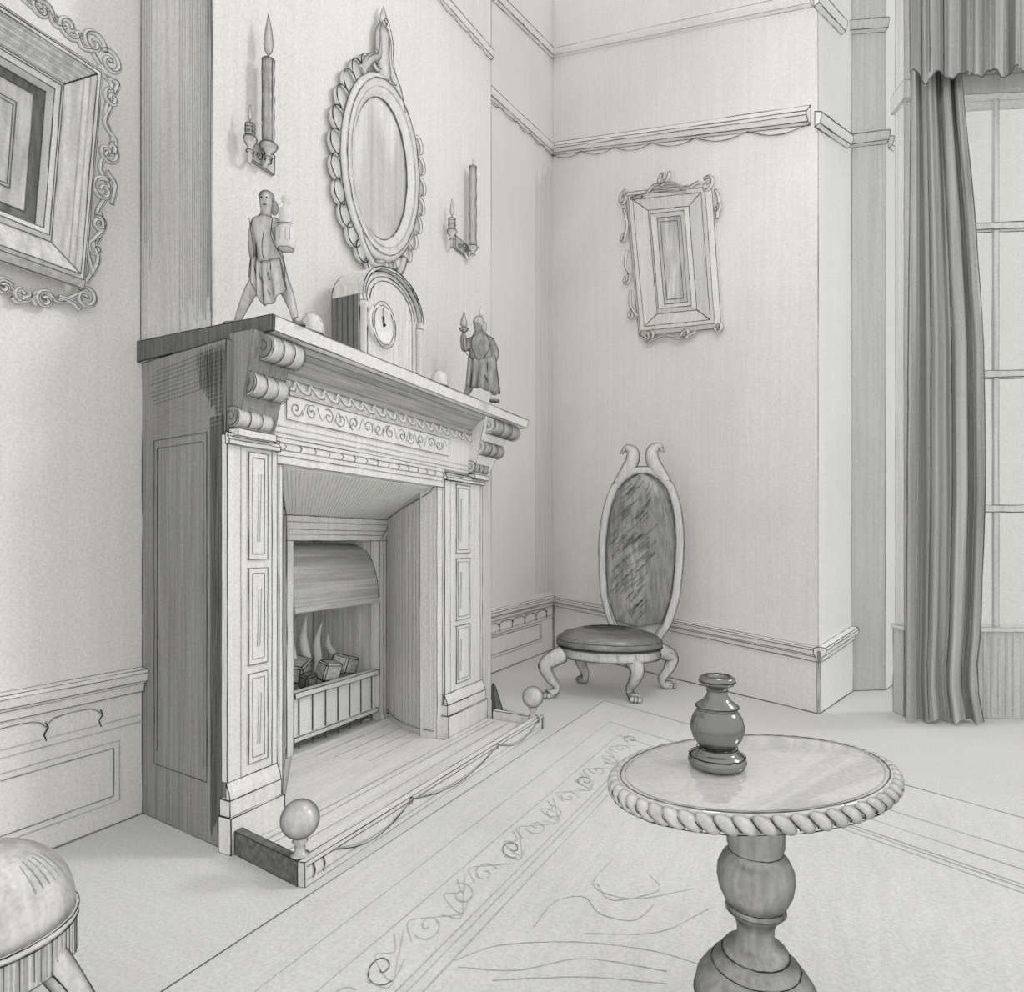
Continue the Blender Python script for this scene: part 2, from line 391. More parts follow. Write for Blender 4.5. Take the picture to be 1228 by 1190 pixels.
m.build('window_apron', M['apron'], win, line=.0025)
m = MB(); wspan(m, 1084, 1330, zwin(757), zwin(752), .02, .12); m.build('window_sill', M['sash'], win, line=.0022, ink='faint')
m = MB(); wspan(m, 1084, 1330, zwin(117), zwin(95), .03, .12); wspan(m, 1084, 1330, zwin(95), 5.2, 0, .08)
wspan(m, 1084, 1100, zwin(752), zwin(117), .0, .08)
wspan(m, 1192, 1198, zwin(752), zwin(117), -.012, .012)
wspan(m, 1290, 1330, zwin(752), zwin(117), .0, .08)
m.build('window_frame', M['sash'], win, line=.0022, ink='faint')
m = MB()
for y in (270, 448, 610): wspan(m, 1100, 1290, zwin(y + 4), zwin(y - 4), -.008, .03)
m.build('glazing_bar', M['sash'], win, line=.003, ink='mid')
m = MB(); wspan(m, 1100, 1290, zwin(752), zwin(117), -.02, .004); m.build('window_pane', M['glass'], win)

# curtain and valance
def drape(m, ledge, redge, z0, z1, folds, amp, off, nu=90, nv=40, ph=0.0, hem=0.0):
    def fn(u, v):
        z = z0 + (z1 - z0) * v
        l, r = ledge(v), redge(v)
        px = l + (r - l) * u
        w = math.sin(2 * PI * folds * u + ph + .5 * math.sin(5 * u + 2 * v)) + .35 * math.sin(2 * PI * folds * 2.3 * u + 1.3 + 1.5 * v)
        p = onwin(px, 700, off + amp * w); p.z = z + hem * (1 - v) ** 30 * math.sin(2 * PI * folds * .9 * u)
        return p
    m.grid(fn, nu, nv); return m
def interp(tab):
    def f(t):
        for (a, x), (b, y) in zip(tab, tab[1:]):
            if t <= b: return x + (y - x) * (t - a) / (b - a)
        return tab[-1][1]
    return f
ctop = zwin(60)
m = MB(); RE = interp([(0, 1180), (.06, 1170), (.13, 1176), (.33, 1182), (.55, 1180), (.75, 1168), (.9, 1156), (1, 1150)])
LE = interp([(0, 1086), (.5, 1089), (.85, 1092), (1, 1092)])
drape(m, LE, RE, .012, ctop, 3.4, .035, .10, hem=.012)
for k, (u, r, mi) in enumerate(((0, .0035, 1), (.13, .0022, 2), (.3, .0028, 1), (.44, .002, 2), (.58, .0035, 1), (.78, .0045, 1), (.86, .0022, 2), (1, .0032, 1))):
    pts = []
    for j in range(25):
        v = j / 24; z = .02 + (ctop - .02) * v; px = LE(v) + (RE(v) - LE(v)) * u
        w = math.sin(2 * PI * 3.4 * u + .5 * math.sin(5 * u + 2 * v)) + .35 * math.sin(2 * PI * 3.4 * 2.3 * u + 1.3 + 1.5 * v)
        p = onwin(px, 700, .102 + .035 * w); p.z = z; pts.append(p)
    m.stroke(pts, r, mi)
o = m.build('curtain', M['curtain'], boundary=False, recalc=False, loc=V((*onwin(1130, 860, .1)[:2], 0)))
tag(o, 'long grey curtain hanging in folds to the floor beside the window', 'curtain')
m = MB(); VZ = onwin(1190, 88, .2).z; drape(m, lambda v: 1091, lambda v: 1330, VZ, 5.0, 9, .03, .20, 160, 12, 1.1, .03)
for u in (0, .06, .1, .17, .24, .3, .36, .42, .48, .55, .62, .7): 
    w = math.sin(2 * PI * 9 * u + 1.1 + .5 * math.sin(5 * u)) + .35 * math.sin(2 * PI * 9 * 2.3 * u + 1.3)
    px = 1091 + 239 * u; p = onwin(px, 700, .204 + .03 * w); m.stroke([V((p.x, p.y, VZ)), V((p.x, p.y, 4.4))], .003, 1 if u < .2 else 2)
pts = []
for j in range(60):
    u = j / 59; w = math.sin(2 * PI * 9 * u + 1.1 + .5 * math.sin(5 * u)) + .35 * math.sin(2 * PI * 9 * 2.3 * u + 1.3)
    p = onwin(1091 + 239 * u, 700, .203 + .03 * w); p.z = VZ + .03 * math.sin(2 * PI * 9 * .9 * u); pts.append(p)
m.stroke(pts, .003, 1)
o = m.build('valance', M['curtain'], boundary=False, recalc=False, loc=V((*onwin(1200, 60, .2)[:2], VZ)))
tag(o, 'gathered cloth valance across the top of the window above the curtain', 'valance')

# ================================================================== FIREPLACE
fp = thing('fireplace', 'carved pale mantelpiece with scroll brackets and a shade-toned panelled side, built round the hearth', 'fireplace', (XF, 1.95, 0))
LN = .0019
YL, YR = 1.216, 2.665
# flank towards the viewer, its shade put into tone and hatch
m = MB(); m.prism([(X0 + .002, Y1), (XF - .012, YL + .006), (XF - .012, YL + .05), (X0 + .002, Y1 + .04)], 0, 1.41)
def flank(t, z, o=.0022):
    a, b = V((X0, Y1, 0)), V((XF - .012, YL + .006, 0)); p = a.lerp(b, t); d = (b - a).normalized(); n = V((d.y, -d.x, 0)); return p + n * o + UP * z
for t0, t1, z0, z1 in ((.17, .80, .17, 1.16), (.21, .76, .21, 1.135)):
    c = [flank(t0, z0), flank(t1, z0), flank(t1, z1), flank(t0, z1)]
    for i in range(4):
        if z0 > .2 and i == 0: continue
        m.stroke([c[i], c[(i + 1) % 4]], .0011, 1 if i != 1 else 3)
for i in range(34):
    t_ = .70 + .30 * i / 34 + random.uniform(-.006, .006); m.stroke([flank(t_, 1.40 - .01 * (i % 3)), flank(t_ - .01, 1.16 + .16 * (1 - i / 34) + random.uniform(-.02, .02))], .0006, 1)  # denser hatch draws shade below the shelf and bracket
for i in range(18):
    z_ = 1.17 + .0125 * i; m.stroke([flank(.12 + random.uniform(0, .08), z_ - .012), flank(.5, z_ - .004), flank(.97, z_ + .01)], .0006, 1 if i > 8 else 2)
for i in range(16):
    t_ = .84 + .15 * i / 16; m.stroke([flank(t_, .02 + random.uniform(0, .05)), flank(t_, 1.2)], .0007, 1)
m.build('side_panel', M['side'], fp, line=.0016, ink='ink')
m = MB(); m.prism([(X0 + .002, YR - .03), (XF - .012, YR - .03), (XF - .012, YR), (X0 + .3, YR)], 0, 1.41); m.build('side_panel', M['stone'], fp, line=LN)
# shelf
m = MB()
m.hexa([(X0, Y1 - .012, 1.412), (-1.358, 1.284, 1.434), (-1.358, 2.955, 1.434), (XB, 2.955, 1.42), (X0, Y1 - .012, 1.474), (-1.352, 1.28, 1.474), (-1.352, 2.965, 1.474), (XB, 2.965, 1.474)])
sh = m.build('shelf', [M['stone'], M['mid'], M['faint'], M['ink']], fp, line=.0022)
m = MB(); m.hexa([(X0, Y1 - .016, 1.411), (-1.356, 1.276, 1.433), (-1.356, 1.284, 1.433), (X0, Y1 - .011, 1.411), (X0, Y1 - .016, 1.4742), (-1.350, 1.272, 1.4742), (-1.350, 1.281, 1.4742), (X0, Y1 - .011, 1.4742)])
m.build('shelf_end', M['dark'], fp, line=.0016, ink='ink')  # dark sheet over the shelf's near end stands in for shade
# cove under the shelf
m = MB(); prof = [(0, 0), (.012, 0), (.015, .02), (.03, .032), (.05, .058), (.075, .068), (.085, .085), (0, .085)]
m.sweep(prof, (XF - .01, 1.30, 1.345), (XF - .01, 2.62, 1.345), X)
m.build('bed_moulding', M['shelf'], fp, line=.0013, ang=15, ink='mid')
# frieze with carved band
m = MB(); m.box((XF - .09, 1.39, 1.165), (XF - .008, 2.60, 1.36))
m.stroke([(XF - .006, 1.395, 1.18), (XF - .006, 2.60, 1.18)], LN, 1); m.stroke([(XF - .006, 1.395, 1.2), (XF - .006, 2.60, 1.2)], LN * .7, 2)
m.build('frieze', M['stone'], fp, line=LN * .7, ink='faint')
m = MB()
def rect(m, x, ya, yb, za, zb, r, mi=1):
    c = [V((x, ya, za)), V((x, yb, za)), V((x, yb, zb)), V((x, ya, zb))]
    for i in range(4): m.stroke([c[i], c[(i + 1) % 4]], r, mi)
m.box((XF - .01, 1.43, 1.222), (XF - .003, 2.37, 1.30))
rect(m, XF - .002, 1.432, 2.368, 1.224, 1.298, .0018)
k = 0
y = 1.47
while y < 2.33:
    m.stroke(spiral((XF - .001, y, 1.262), .026, 1.3, k * 1.1, Y, Z, 1 if k % 2 else -1, 18), .0015, 1)
    m.stroke(bez([(XF - .001, y + .026, 1.262 + (.02 if k % 2 else -.02)), (XF - .001, y + .045, 1.285 - .04 * (k % 2)), (XF - .001, y + .062, 1.262)], 5), .0014, 2)
    y += .068 + .01 * math.sin(k * 2.1); k += 1
m.build('carved_band', M['stone'], fp)
m = MB()          # leafy bead row below the cove
for i in range(18):
    ya = 1.40 + i * .064
    m.tube(bez([(XF - .002, ya, 1.345), (XF + .006, ya + .02, 1.318), (XF + .006, ya + .05, 1.316), (XF - .002, ya + .064, 1.338)], 4), .006, 0, 6)
    m.stroke(bez([(XF + .004, ya, 1.338), (XF + .013, ya + .02, 1.312), (XF + .013, ya + .05, 1.31), (XF + .004, ya + .064, 1.333)], 4), .0016, 1)
m.build('leaf_moulding', M['stone'], fp)
# architrave round the opening
m = MB(); m.box((XF - .1, 1.392, 1.085), (XF - .004, 2.33, 1.165)); m.box((XF - .1, 1.392, .0), (XF - .012, 1.425, 1.085)); m.box((XF - .1, 2.287, 0), (XF - .012, 2.33, 1.085))
for z in (1.11, 1.128, 1.15): m.stroke([(XF - .002, 1.395, z), (XF - .002, 2.32, z)], LN * .8, 1)
for i in range(14): 
    ya = 1.42 + i * .064; m.stroke([(XF - .002, ya, 1.15), (XF - .002, ya + .012, 1.14), (XF - .002, ya + .004, 1.13)], LN * .8, 1)
m.stroke([(XF - .010, 1.41, 0), (XF - .010, 1.41, 1.1)], LN * .8, 1)
m.build('architrave', M['stone'], fp, line=LN)
# pilasters
def pilaster(ya, yb, pa, pb, ln):
    m = MB(); m.box((XF - .022, ya, .19), (XF, yb, 1.145))
    m.stroke([(XF + .001, ya + .045, .19), (XF + .001, ya + .045, 1.145)], ln * .8, 2); m.stroke([(XF + .001, yb - .02, .19), (XF + .001, yb - .02, 1.145)], ln * .8, 1)
    p = m.build('pilaster', M['stone'], fp, line=ln)
    for za, zb in ((.22, .475), (.50, .775), (.80, 1.105)):
        q = MB(); q.box((XF - .004, pa, za), (XF + .005, pb, zb)); rect(q, XF + .0055, pa + .012, pb - .012, za + .015, zb - .015, ln * .8)
        for t in (.3, .6): q.stroke([(XF + .006, pa + .02 + .03 * t, za + .05), (XF + .006, pa + .025 + .03 * t, zb - .06)], ln * .7, 2)
        q.build('raised_panel', M['stone'], p, line=ln)
    q = MB(); q.sweep([(0, 0), (.014, 0), (.016, .012), (.008, .022), (.012, .03), (0, .034)], (XF, ya - .006, 1.118), (XF, yb, 1.118), X); q.build('capital', M['stone'], p, line=ln, ang=20, ink='ink')
    q = MB(); q.box((XF - .022, ya - .010, 0), (XF + .026, yb + .004, .10)); q.box((XF - .022, ya - .006, .10), (XF + .018, yb, .145)); q.sweep([(0, 0), (.016, 0), (.012, .02), (.006, .03), (0, .045)], (XF, ya - .004, .145), (XF, yb, .145), X)
    q.build('plinth', M['stone'], p, line=ln * 1.1, ang=24, ink='ink')
pilaster(YL, 1.392, 1.285, 1.352, .0018); pilaster(2.33, YR, 2.42, 2.54, .0024)
# scroll brackets: three rolls stepping out towards the shelf
def bracket(y0, y1, ln, dy):
    m = MB()
    m.hexa([(XF - .02, y0, 1.15), (XF + .012, y0, 1.15), (XF + .012, y1, 1.15), (XF - .02, y1, 1.15), (XF - .02, y0, 1.43), (XF + .075, y0, 1.43), (XF + .075, y1 + dy, 1.43), (XF - .02, y1 + dy, 1.43)])
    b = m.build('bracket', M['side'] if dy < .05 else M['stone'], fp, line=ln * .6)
    for i, (x, z, r, e) in enumerate(((XF - .0, 1.195, .032, 0), (XF + .036, 1.288, .038, .45), (XF + .072, 1.39, .041, 1))):
        q = MB(); a0, a1 = y0 - .012 + .045 * e, y1 - .012 + .02 * e + dy * e; rings = []
        for j in range(21):
            t = j / 20; y = a0 + (a1 - a0) * t; lobe = 1 - .10 * (abs(math.sin(PI * 3 * t)) < .30)
            rings.append([q.bm.verts.new((x + r * lobe * math.cos(2 * PI * s / 20), y, z + r * lobe * .92 * math.sin(2 * PI * s / 20))) for s in range(20)])
        for A, B in zip(rings, rings[1:]):
            for s in range(20): q.bm.faces.new([A[s], A[(s + 1) % 20], B[(s + 1) % 20], B[s]]).smooth = True
        fa = q.bm.faces.new(rings[0]); q.bm.faces.new(rings[-1][::-1])
        if dy < .05: fa.material_index = 4  # near bracket and its end caps carry shade in their tone
        q.stroke(spiral((x, a0 - .002, z), r * .9, 1.6, .6, X, Z, -1, 24), ln * .8, 1)
        for t in (.0, .33, .66, 1.0):
            y = a0 + (a1 - a0) * t; q.stroke([(x + r * 1.01 * math.cos(a / 10), y, z + r * .94 * math.sin(a / 10)) for a in range(-19, 23, 3)], ln, 1)
        q.build('scroll', [M['gilt'], M['mid'], M['faint'], M['ink'], M['side']], b)
    q = MB(); q.box((XF - .01, y0 - .01, 1.142), (XF + .026, y1, 1.162)); q.build('scroll_foot', M['stone'], b, line=ln, ink='ink')
bracket(1.24, 1.365, .0016, .02); bracket(2.56, 2.685, .0022, .16)
# recess: ribbed slope, curved splays, insert frame
a0, a1, zt0 = (XF - .03, 1.425, 1.085), (XF - .03, 2.287, 1.085), 0
b0, b1 = (XI, 1.845, .955), (XI, 2.52, .955)
m = MB(); m.face([a0, a1, b1, b0])
for i in range(44):
    t = (i + .5) / 44; p, q = V(a0).lerp(V(a1), t), V(b0).lerp(V(b1), t); o_ = V((.004, 0, -.004)); m.stroke([p.lerp(q, .03) + o_, p.lerp(q, .97) + o_], .0011, 2)
m.build('ribbed_slope', M['rib'], fp, line=LN)
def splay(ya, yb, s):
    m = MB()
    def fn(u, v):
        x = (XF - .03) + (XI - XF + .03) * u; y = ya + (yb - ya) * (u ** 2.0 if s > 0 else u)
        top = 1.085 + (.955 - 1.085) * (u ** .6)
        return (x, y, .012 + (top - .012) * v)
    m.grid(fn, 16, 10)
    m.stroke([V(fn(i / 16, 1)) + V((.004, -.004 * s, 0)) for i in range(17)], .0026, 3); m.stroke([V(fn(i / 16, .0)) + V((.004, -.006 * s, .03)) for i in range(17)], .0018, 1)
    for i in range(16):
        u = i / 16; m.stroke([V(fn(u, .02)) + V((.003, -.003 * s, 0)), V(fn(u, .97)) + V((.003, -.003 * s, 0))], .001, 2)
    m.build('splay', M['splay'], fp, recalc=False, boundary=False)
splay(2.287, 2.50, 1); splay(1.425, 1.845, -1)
m = MB()
for ya, yb, za, zb in ((1.845, 2.515, .855, .955), (1.845, 1.88, .0, .855), (2.425, 2.515, .0, .855)): m.box((XI - .05, ya, za), (XI + .012, yb, zb))
for z in (.88, .90, .93): m.stroke([(XI + .014, 1.85, z), (XI + .014, 2.51 - (.93 - z), z)], .0017, 1)
m.stroke([(XI + .014, 2.51, .95), (XI + .014, 2.43, .86)], .0022, 1)
for y in (2.45, 2.475): m.stroke([(XI + .014, y, .02), (XI + .014, y, .88)], .0018, 1 if y > 2.46 else 2)
for ya in (2.44, 2.49): m.box((XI - .02, ya, 0), (XI + .03, ya + .03, .03))
m.build('insert_frame', M['stone'], fp, line=.0022)
m = MB(); FB = XI - .34        # firebox interior
m.face([(XI - .04, 1.88, .012), (FB, 1.98, .012), (FB, 2.36, .012), (XI - .04, 2.425, .012)]); m.face([(FB, 1.98, .012), (FB, 2.36, .012), (FB, 2.36, .855), (FB, 1.98, .855)])
m.face([(XI - .04, 1.88, .012), (FB, 1.98, .012), (FB, 1.98, .855), (XI - .04, 1.88, .855)]); m.face([(XI - .04, 2.425, .012), (FB, 2.36, .012), (FB, 2.36, .855), (XI - .04, 2.425, .855)])
m.face([(XI - .04, 1.88, .855), (FB, 1.98, .855), (FB, 2.36, .855), (XI - .04, 2.425, .855)])
for i in range(9): 
    a = .25 + i * .16; m.stroke([(FB + .006, 2.12 + .05 * math.cos(a + .4), .34), (FB + .006, 2.16 + .22 * math.cos(a + .6), .62)], .002, 2)  # fan of strokes draws the fire's light on the back
m.build('firebox', M['firebox'], fp, recalc=False, line=.002)
m = MB()                       # smoke hood
def hoodf(u, v):
    a = v * PI * .5; y = 1.885 + (2.42 - 1.885) * u; ins = .02 * v * v
    return (XI - .14 + .15 * math.sin(a) , y + (ins if u < .5 else -ins) * 0, .585 + .255 * math.cos(a))
m.grid(hoodf, 2, 14)
m.box((XI - .02, 1.885, .565), (XI + .018, 2.42, .588))
m.build('hood', M['hood'], fp, recalc=False, line=.0024, ang=40, ink='ink')

# grate with burning logs
g = thing('fire_grate', 'low iron grate with upright bars standing in the fireplace opening', 'grate', (XI - .02, 2.15, .012))
m = MB(); m.box((XI - .03, 1.89, .222), (XI + .012, 2.42, .245)); m.box((XI - .03, 1.89, .045), (XI + .006, 2.42, .065)); m.box((XI - .22, 1.95, .205), (XI - .03, 2.38, .215)); m.build('rail', M['fender'], g, line=.0024, ink='ink')
m = MB(); m.face([(XI - .012, 1.89, .06), (XI - .012, 2.42, .06), (XI - .012, 2.42, .225), (XI - .012, 1.89, .225)])
m.build('back_plate', M['pale'], g)
for i in range(7):
    y = 1.93 + i * .077; m = MB(); m.box((XI - .011, y - .0022, .012), (XI - .006, y + .0022, .2215)); m.build('upright_bar', M['mid'], g)
for i, (ya, za, yt, zt__, w_) in enumerate(((2.0, .30, 1.99, .50, .02), (2.06, .32, 2.09, .55, .022), (2.15, .31, 2.17, .52, .02), (2.22, .30, 2.27, .48, .018), (2.33, .30, 2.31, .42, .015))):
    m = MB(); pts = bez([(XI - .2, ya, za - .06), (XI - .19, ya + .012, za), (XI - .2, (ya + yt) / 2 - .01, (za + zt__) / 2), (XI - .2, yt, zt__)], 5); n_ = len(pts)
    m.tube(pts, [w_ * math.sin(PI * min(1, .12 + .88 * k / (n_ - 1))) + .001 for k in range(n_)], 0, 10); m.build('flame_tongue', M['pale'], g)
for k, (lab, c, s, r, tl) in enumerate((('squared block of fuel at the back left of the fire grate', (XI - .16, 2.072, .294), (.045, .055, .04), .4, .25), ('pale block of fuel in the middle of the fire grate', (XI - .07, 2.172, .278), (.034, .045, .04), -.2, -.15), ('broad rightmost block of fuel in the fire grate', (XI - .09, 2.295, .285), (.04, .065, .04), .25, -.25), ('small dark block of fuel at the front edge of the fire grate', (XI - .062, 2.035, .264), (.025, .035, .028), .1, .1))):
    m = MB(); m.box((-s[0], -s[1], -s[2]), s)
    bmesh.ops.bevel(m.bm, geom=list(m.bm.edges), offset=.008, segments=1, affect='EDGES')
    o = m.build('fuel_block', M['log' if k < 3 else 'iron'], line=.0026, ang=30, ink='ink'); o.location = c; o.rotation_euler = (tl, .2, r)
    tag(o, lab, 'fuel', 'fuel blocks burning in the grate')

# hearth slab
m = MB(); m.prism([(XI + .034, 1.85), (XF - .02, 1.43), (XF + .03, 1.43), (XF + .03, YL + .036), (-1.17, 1.205), (-1.17, 2.64), (XF + .03, 2.655), (XF + .03, 2.283), (XF - .02, 2.28), (XI + .034, 2.47)], 0, .0115)
for x, r, mi in ((-1.40, .0016, 2), (-1.37, .0016, 2), (-1.3, .0014, 2), (-1.23, .0016, 1)): m.stroke([(x, 1.23, .0135), (x, 2.62, .0135)], r, mi)
for x in (-1.55, -1.62, -1.7, -1.78): m.stroke([(x, 1.95 + (x + 1.78) * .6 - .45 * (x + 1.9), .0135), (x, 2.36, .0135)], .0014, 2)
o = m.build('hearth', M['hearth'], line=.0014, ink='faint', loc=(-1.4, 1.9, 0)); tag(o, 'flat pale stone hearth slab lying between the fireplace and the fender', 'hearth')

# fender
fd = thing('fender', 'low hearth fender with ball finials and rope swags along its pale front', 'fender', (-1.16, 1.9, 0))
m = MB(); m.prism([(-1.159, 1.171), (-1.139, 1.175), (-1.139, 2.65), (-1.165, 2.65), (-1.165, 1.19)], 0, .062)
m.stroke([(-1.1375, 1.18, .05), (-1.1375, 2.64, .05)], .0013, 1); m.stroke([(-1.1375, 1.18, .018), (-1.1375, 2.64, .018)], .0013, 2)
fx = -1.136
for ya, yb in ((1.28, 1.62), (1.64, 2.20), (2.22, 2.60)):
    n_ = 14
    m.stroke([(fx, ya + (yb - ya) * i / n_, .05 - .04 * math.sin(PI * min(1, (i / n_) * 1.02))) for i in range(n_ + 1)], .0016, 1)
    m.stroke([(fx, ya + (yb - ya) * i / n_, .053 - .034 * math.sin(PI * i / n_)) for i in range(n_ + 1)], .0012, 2)
    m.stroke(spiral((fx, yb, .05), .012, 1, 0, Y, Z, 1, 10, .6), .0015, 1)
for ya in (1.20, 1.235): m.stroke([(fx, ya, .05), (fx, ya + .008, .03), (fx, ya, .015)], .002, 3)
m.build('front_bar', M['fender'], fd, line=.0016, ink='ink')
m = MB(); m.prism([(-1.4325, 1.2168), (-1.159, 1.1705), (-1.157, 1.192), (-1.4325, 1.2425)], 0, .0625); m.build('end_bar', M['iron'], fd, line=.0016, ink='ink')
m = MB(); m.prism([(-1.40, 2.66), (-1.139, 2.64), (-1.139, 2.66), (-1.40, 2.69)], 0, .05); m.build('end_bar', M['fender'], fd, line=.0024, ink='ink')
m = MB(); m.hexa([(-1.425, 2.70, 0), (-1.40, 2.69, 0), (-1.36, 2.72, 0), (-1.40, 2.74, 0), (-1.425, 2.70, .16), (-1.418, 2.70, .17), (-1.41, 2.712, .15), (-1.42, 2.71, .15)]); m.build('end_scroll', M['iron'], fd, line=.0022, ink='ink')
for c in ((-1.178, 1.198, .0), (-1.165, 2.60, .0)):
    m = MB(); m.lathe([(.02, .055), (.024, .066), (.014, .07), (.012, .088), (.02, .098), (.012, .112)], c, 24); m.lathe([(0.0, .104)] + [(.0485 * math.sin(PI * i / 14), .153 - .0485 * math.cos(PI * i / 14)) for i in range(1, 14)] + [(0, .2015)], c, 32)
    m.build('ball_finial', M['ball'], fd)

# ================================================================== MIRROR ON THE CHIMNEY BREAST
def onB(px, py, off=0.0): return onX(px, py, XB + off)
mr = thing('wall_mirror', 'tall oval mirror in a carved scalloped frame on the chimney breast above the clock', 'mirror', (XB, 2.07, 2.37))
MC = V((XB, 2.04, 2.335))
def ell(a, ry, rz, off, c=MC, lean=.0): return c + V((off, ry * 1.02 * math.cos(a), rz * 1.10 * math.sin(a) + lean * ry * math.cos(a)))
LEAN = .26
m = MB(); prof = [(.170, .255, .018), (.182, .27, .034), (.20, .287, .04), (.215, .303, .034), (.225, .315, .042), (.242, .333, .036), (.25, .345, .004), (.165, .25, .004)]
m.grid(lambda u, v: ell(2 * PI * u, *interp([(i / 7, p[0]) for i, p in enumerate(prof)])(v) and (interp([(i / 7, p[0]) for i, p in enumerate(prof)])(v), interp([(i / 7, p[1]) for i, p in enumerate(prof)])(v), interp([(i / 7, p[2]) for i, p in enumerate(prof)])(v)), MC, LEAN), 64, 7)
for ry, rz, o_, r, mi in ((.17, .255, .02, .0026, 1), (.20, .287, .043, .0016, 2), (.225, .315, .045, .0022, 1), (.247, .34, .03, .0024, 1)):
    m.stroke([ell(2 * PI * i / 64, ry, rz, o_, MC, LEAN) for i in range(65)], r, mi)
m.build('oval_frame', M['framep'], mr, recalc=False, boundary=False)
m = MB(); m.grid(lambda u, v: ell(2 * PI * u, .172 * v, .257 * v, .014, MC, LEAN), 48, 2, smooth=False); m.build('mirror_glass', M['mirror'], mr, recalc=False, boundary=False)
m = MB()
for i in range(22):
    a = PI * .62 + (2 * PI * .76) * i / 21
    c = ell(a, .262, .355, .016, MC, LEAN); k = .040 if PI * .6 < a < PI * 1.5 else .034
    m.ball(c, 1, (.014, k, k * 1.15), 14)
    m.stroke([c + V((.016, k * .98 * math.cos(t), k * 1.13 * math.sin(t))) for t in [a - 1.7 + 3.4 * j / 10 for j in range(11)]], .0026 if k > .038 else .0018, 3 if k > .038 else 1)
m.build('scalloped_border', M['gilt'], mr)
m = MB()
zt, zc = MC.z + .335, MC.y - .01
for s in (-1, 1):
    pts = bez([MC + V((.02, s * .13, .30)), MC + V((.028, s * .085, .375)), MC + V((.03, s * .035, .43)), MC + V((.03, s * .03, .52)), MC + V((.03, s * .012, .565))], 8)
    m.tube(pts, [.022 - .012 * i / len(pts) for i in range(len(pts))]); m.stroke([p + V((.016, s * .012, 0)) for p in pts], .0022, 1)
    sp = spiral(MC + V((.032, s * .055, .39)), .04, 1.2, PI / 2, Y * s, Z, 1, 18); m.tube(sp, .009); m.stroke([p + V((.01, 0, 0)) for p in sp], .0018, 1)
m.lathe([(0, -.14), (.03, -.13), (.036, -.09), (.028, -.03), (.034, .03), (.026, .06), (.012, .07), (.02, .09), (.016, .12), (.004, .15), (0, .16)], MC + V((.03, 0, .49)), 20, .7)
m.stroke(spiral(MC + V((.06, -.02, .555)), .02, 1, 0, Y, Z, 1, 12), .0022, 3)
m.build('crest', M['gilt'], mr)
m = MB()
for s in (-1, 1):
    pts = bez([MC + V((.02, s * .15, -.30)), MC + V((.026, s * .11, -.37)), MC + V((.026, s * .06, -.40)), MC + V((.026, 0, -.375))], 8); m.tube(pts, .018); m.stroke([p + V((.019, 0, 0)) for p in pts], .0018, 1)
m.ball(MC + V((.02, .05, -.375)), 1, (.012, .04, .022))
m.build('lower_scroll', M['gilt'], mr)

# ================================================================== WALL SCONCES AND THEIR CANDLES
XC = .045
def sconce(name, lab, bpx, bpy, w, cups, side):
    c = onB(bpx, bpy, 0); s_ = (onB(bpx + 10, bpy) - onB(bpx, bpy)).length / 10
    t = thing('wall_sconce', lab, 'sconce', c, 'wall sconces beside the mirror')
    m = MB(); m.box(c + V((0, -w / 2, -.01)), c + V((.012, w / 2, .05)))
    m.stroke(spiral(c + V((.02, .012, .018)), .024, 1.3, 1, Y, Z, 1, 18), .0024, 3); m.stroke(spiral(c + V((.02, -w * .3, .012)), .016, 1.2, 1, Y, Z, -1, 14), .002, 1)
    m.build('back_plate', M['gilt'], t, line=.002, ink='ink')
    for y, z, r in cups:
        q = MB(); q.lathe([(.004, -.03), (.012, -.026), (.008, -.014), (r * 1.3, .0), (r * 1.55, .012), (r * 1.35, .016), (r * 1.3, .004)], (c.x + .045, c.y + y, c.z + z), 20); q.build('candle_cup', M['figure'], t, line=.0016, ang=40)
        q = MB(); q.tube(bez([c + V((.008, y * .5, .01)), c + V((.025, y * .8, z - .045)), c + V((.045, y, z - .026))], 6), .006); q.build('arm', M['gilt'], t)
    return c
def candle(lab, base, top, r, flame, grp='candles in the wall sconces'):
    t = thing('candle', lab, 'candle', base, grp); L_ = top.z - base.z
    m = MB(); n_ = 14
    prof = [(0, 0)] + [(r * (1 + .09 * math.sin(i * 2.3 + L_ * 30)), L_ * i / n_) for i in range(n_ + 1)] + [(r * .55, L_ + .002), (0, L_ - .004)]
    m.lathe(prof, base, 18)
    for a in (-.9, -.35, .5, .95):
        an = YAW - PI / 2 + a; d = V((math.cos(an), math.sin(an), 0)) * r * 1.08
        m.stroke([base + d + UP * (L_ * t_ / 5) for t_ in range(6)], .0016 if abs(a) > .8 else .0012, 1 if abs(a) > .8 else 2)
    m.build('wax', M['wax'], t, line=.0016, ang=50)
    if flame:
        m = MB(); m.lathe([(0, 0), (flame * .085, flame * .14), (flame * .11, flame * .3), (flame * .075, flame * .6), (flame * .03, flame * .85), (0, flame)], (base.x, base.y, top.z + .012), 14)
        m.tube([V((base.x, base.y, top.z - .004)), V((base.x, base.y, top.z + .02))], .002, 1, 6)
        q = d = V((math.cos(YAW - PI / 2), math.sin(YAW - PI / 2), 0))
        sd = RT
        for s in (-1, 1): m.stroke([V((base.x, base.y, top.z + .012 + flame * k)) + sd * s * flame * w_ for k, w_ in ((0, 0), (.14, .088), (.3, .113), (.6, .078), (.85, .032), (1, 0))], .0012, 1)
        m.build('flame', M['flame'], t)
XC = .045
c = sconce('a', 'gilt two-candle wall sconce above the striding figure on the shelf', 313, 198, .088, ((onX(300, 150, XB + XC).y - onB(313, 198).y, .012, .013), (onX(322, 150, XB + XC).y - onB(313, 198).y, .03, .018)), 0)
def cpt(px, py, base): z = onX(px, py, base.x); return V((base.x, base.y, z.z))
b1 = onX(300, 188, XB + XC); b2 = onX(322, 172, XB + XC)
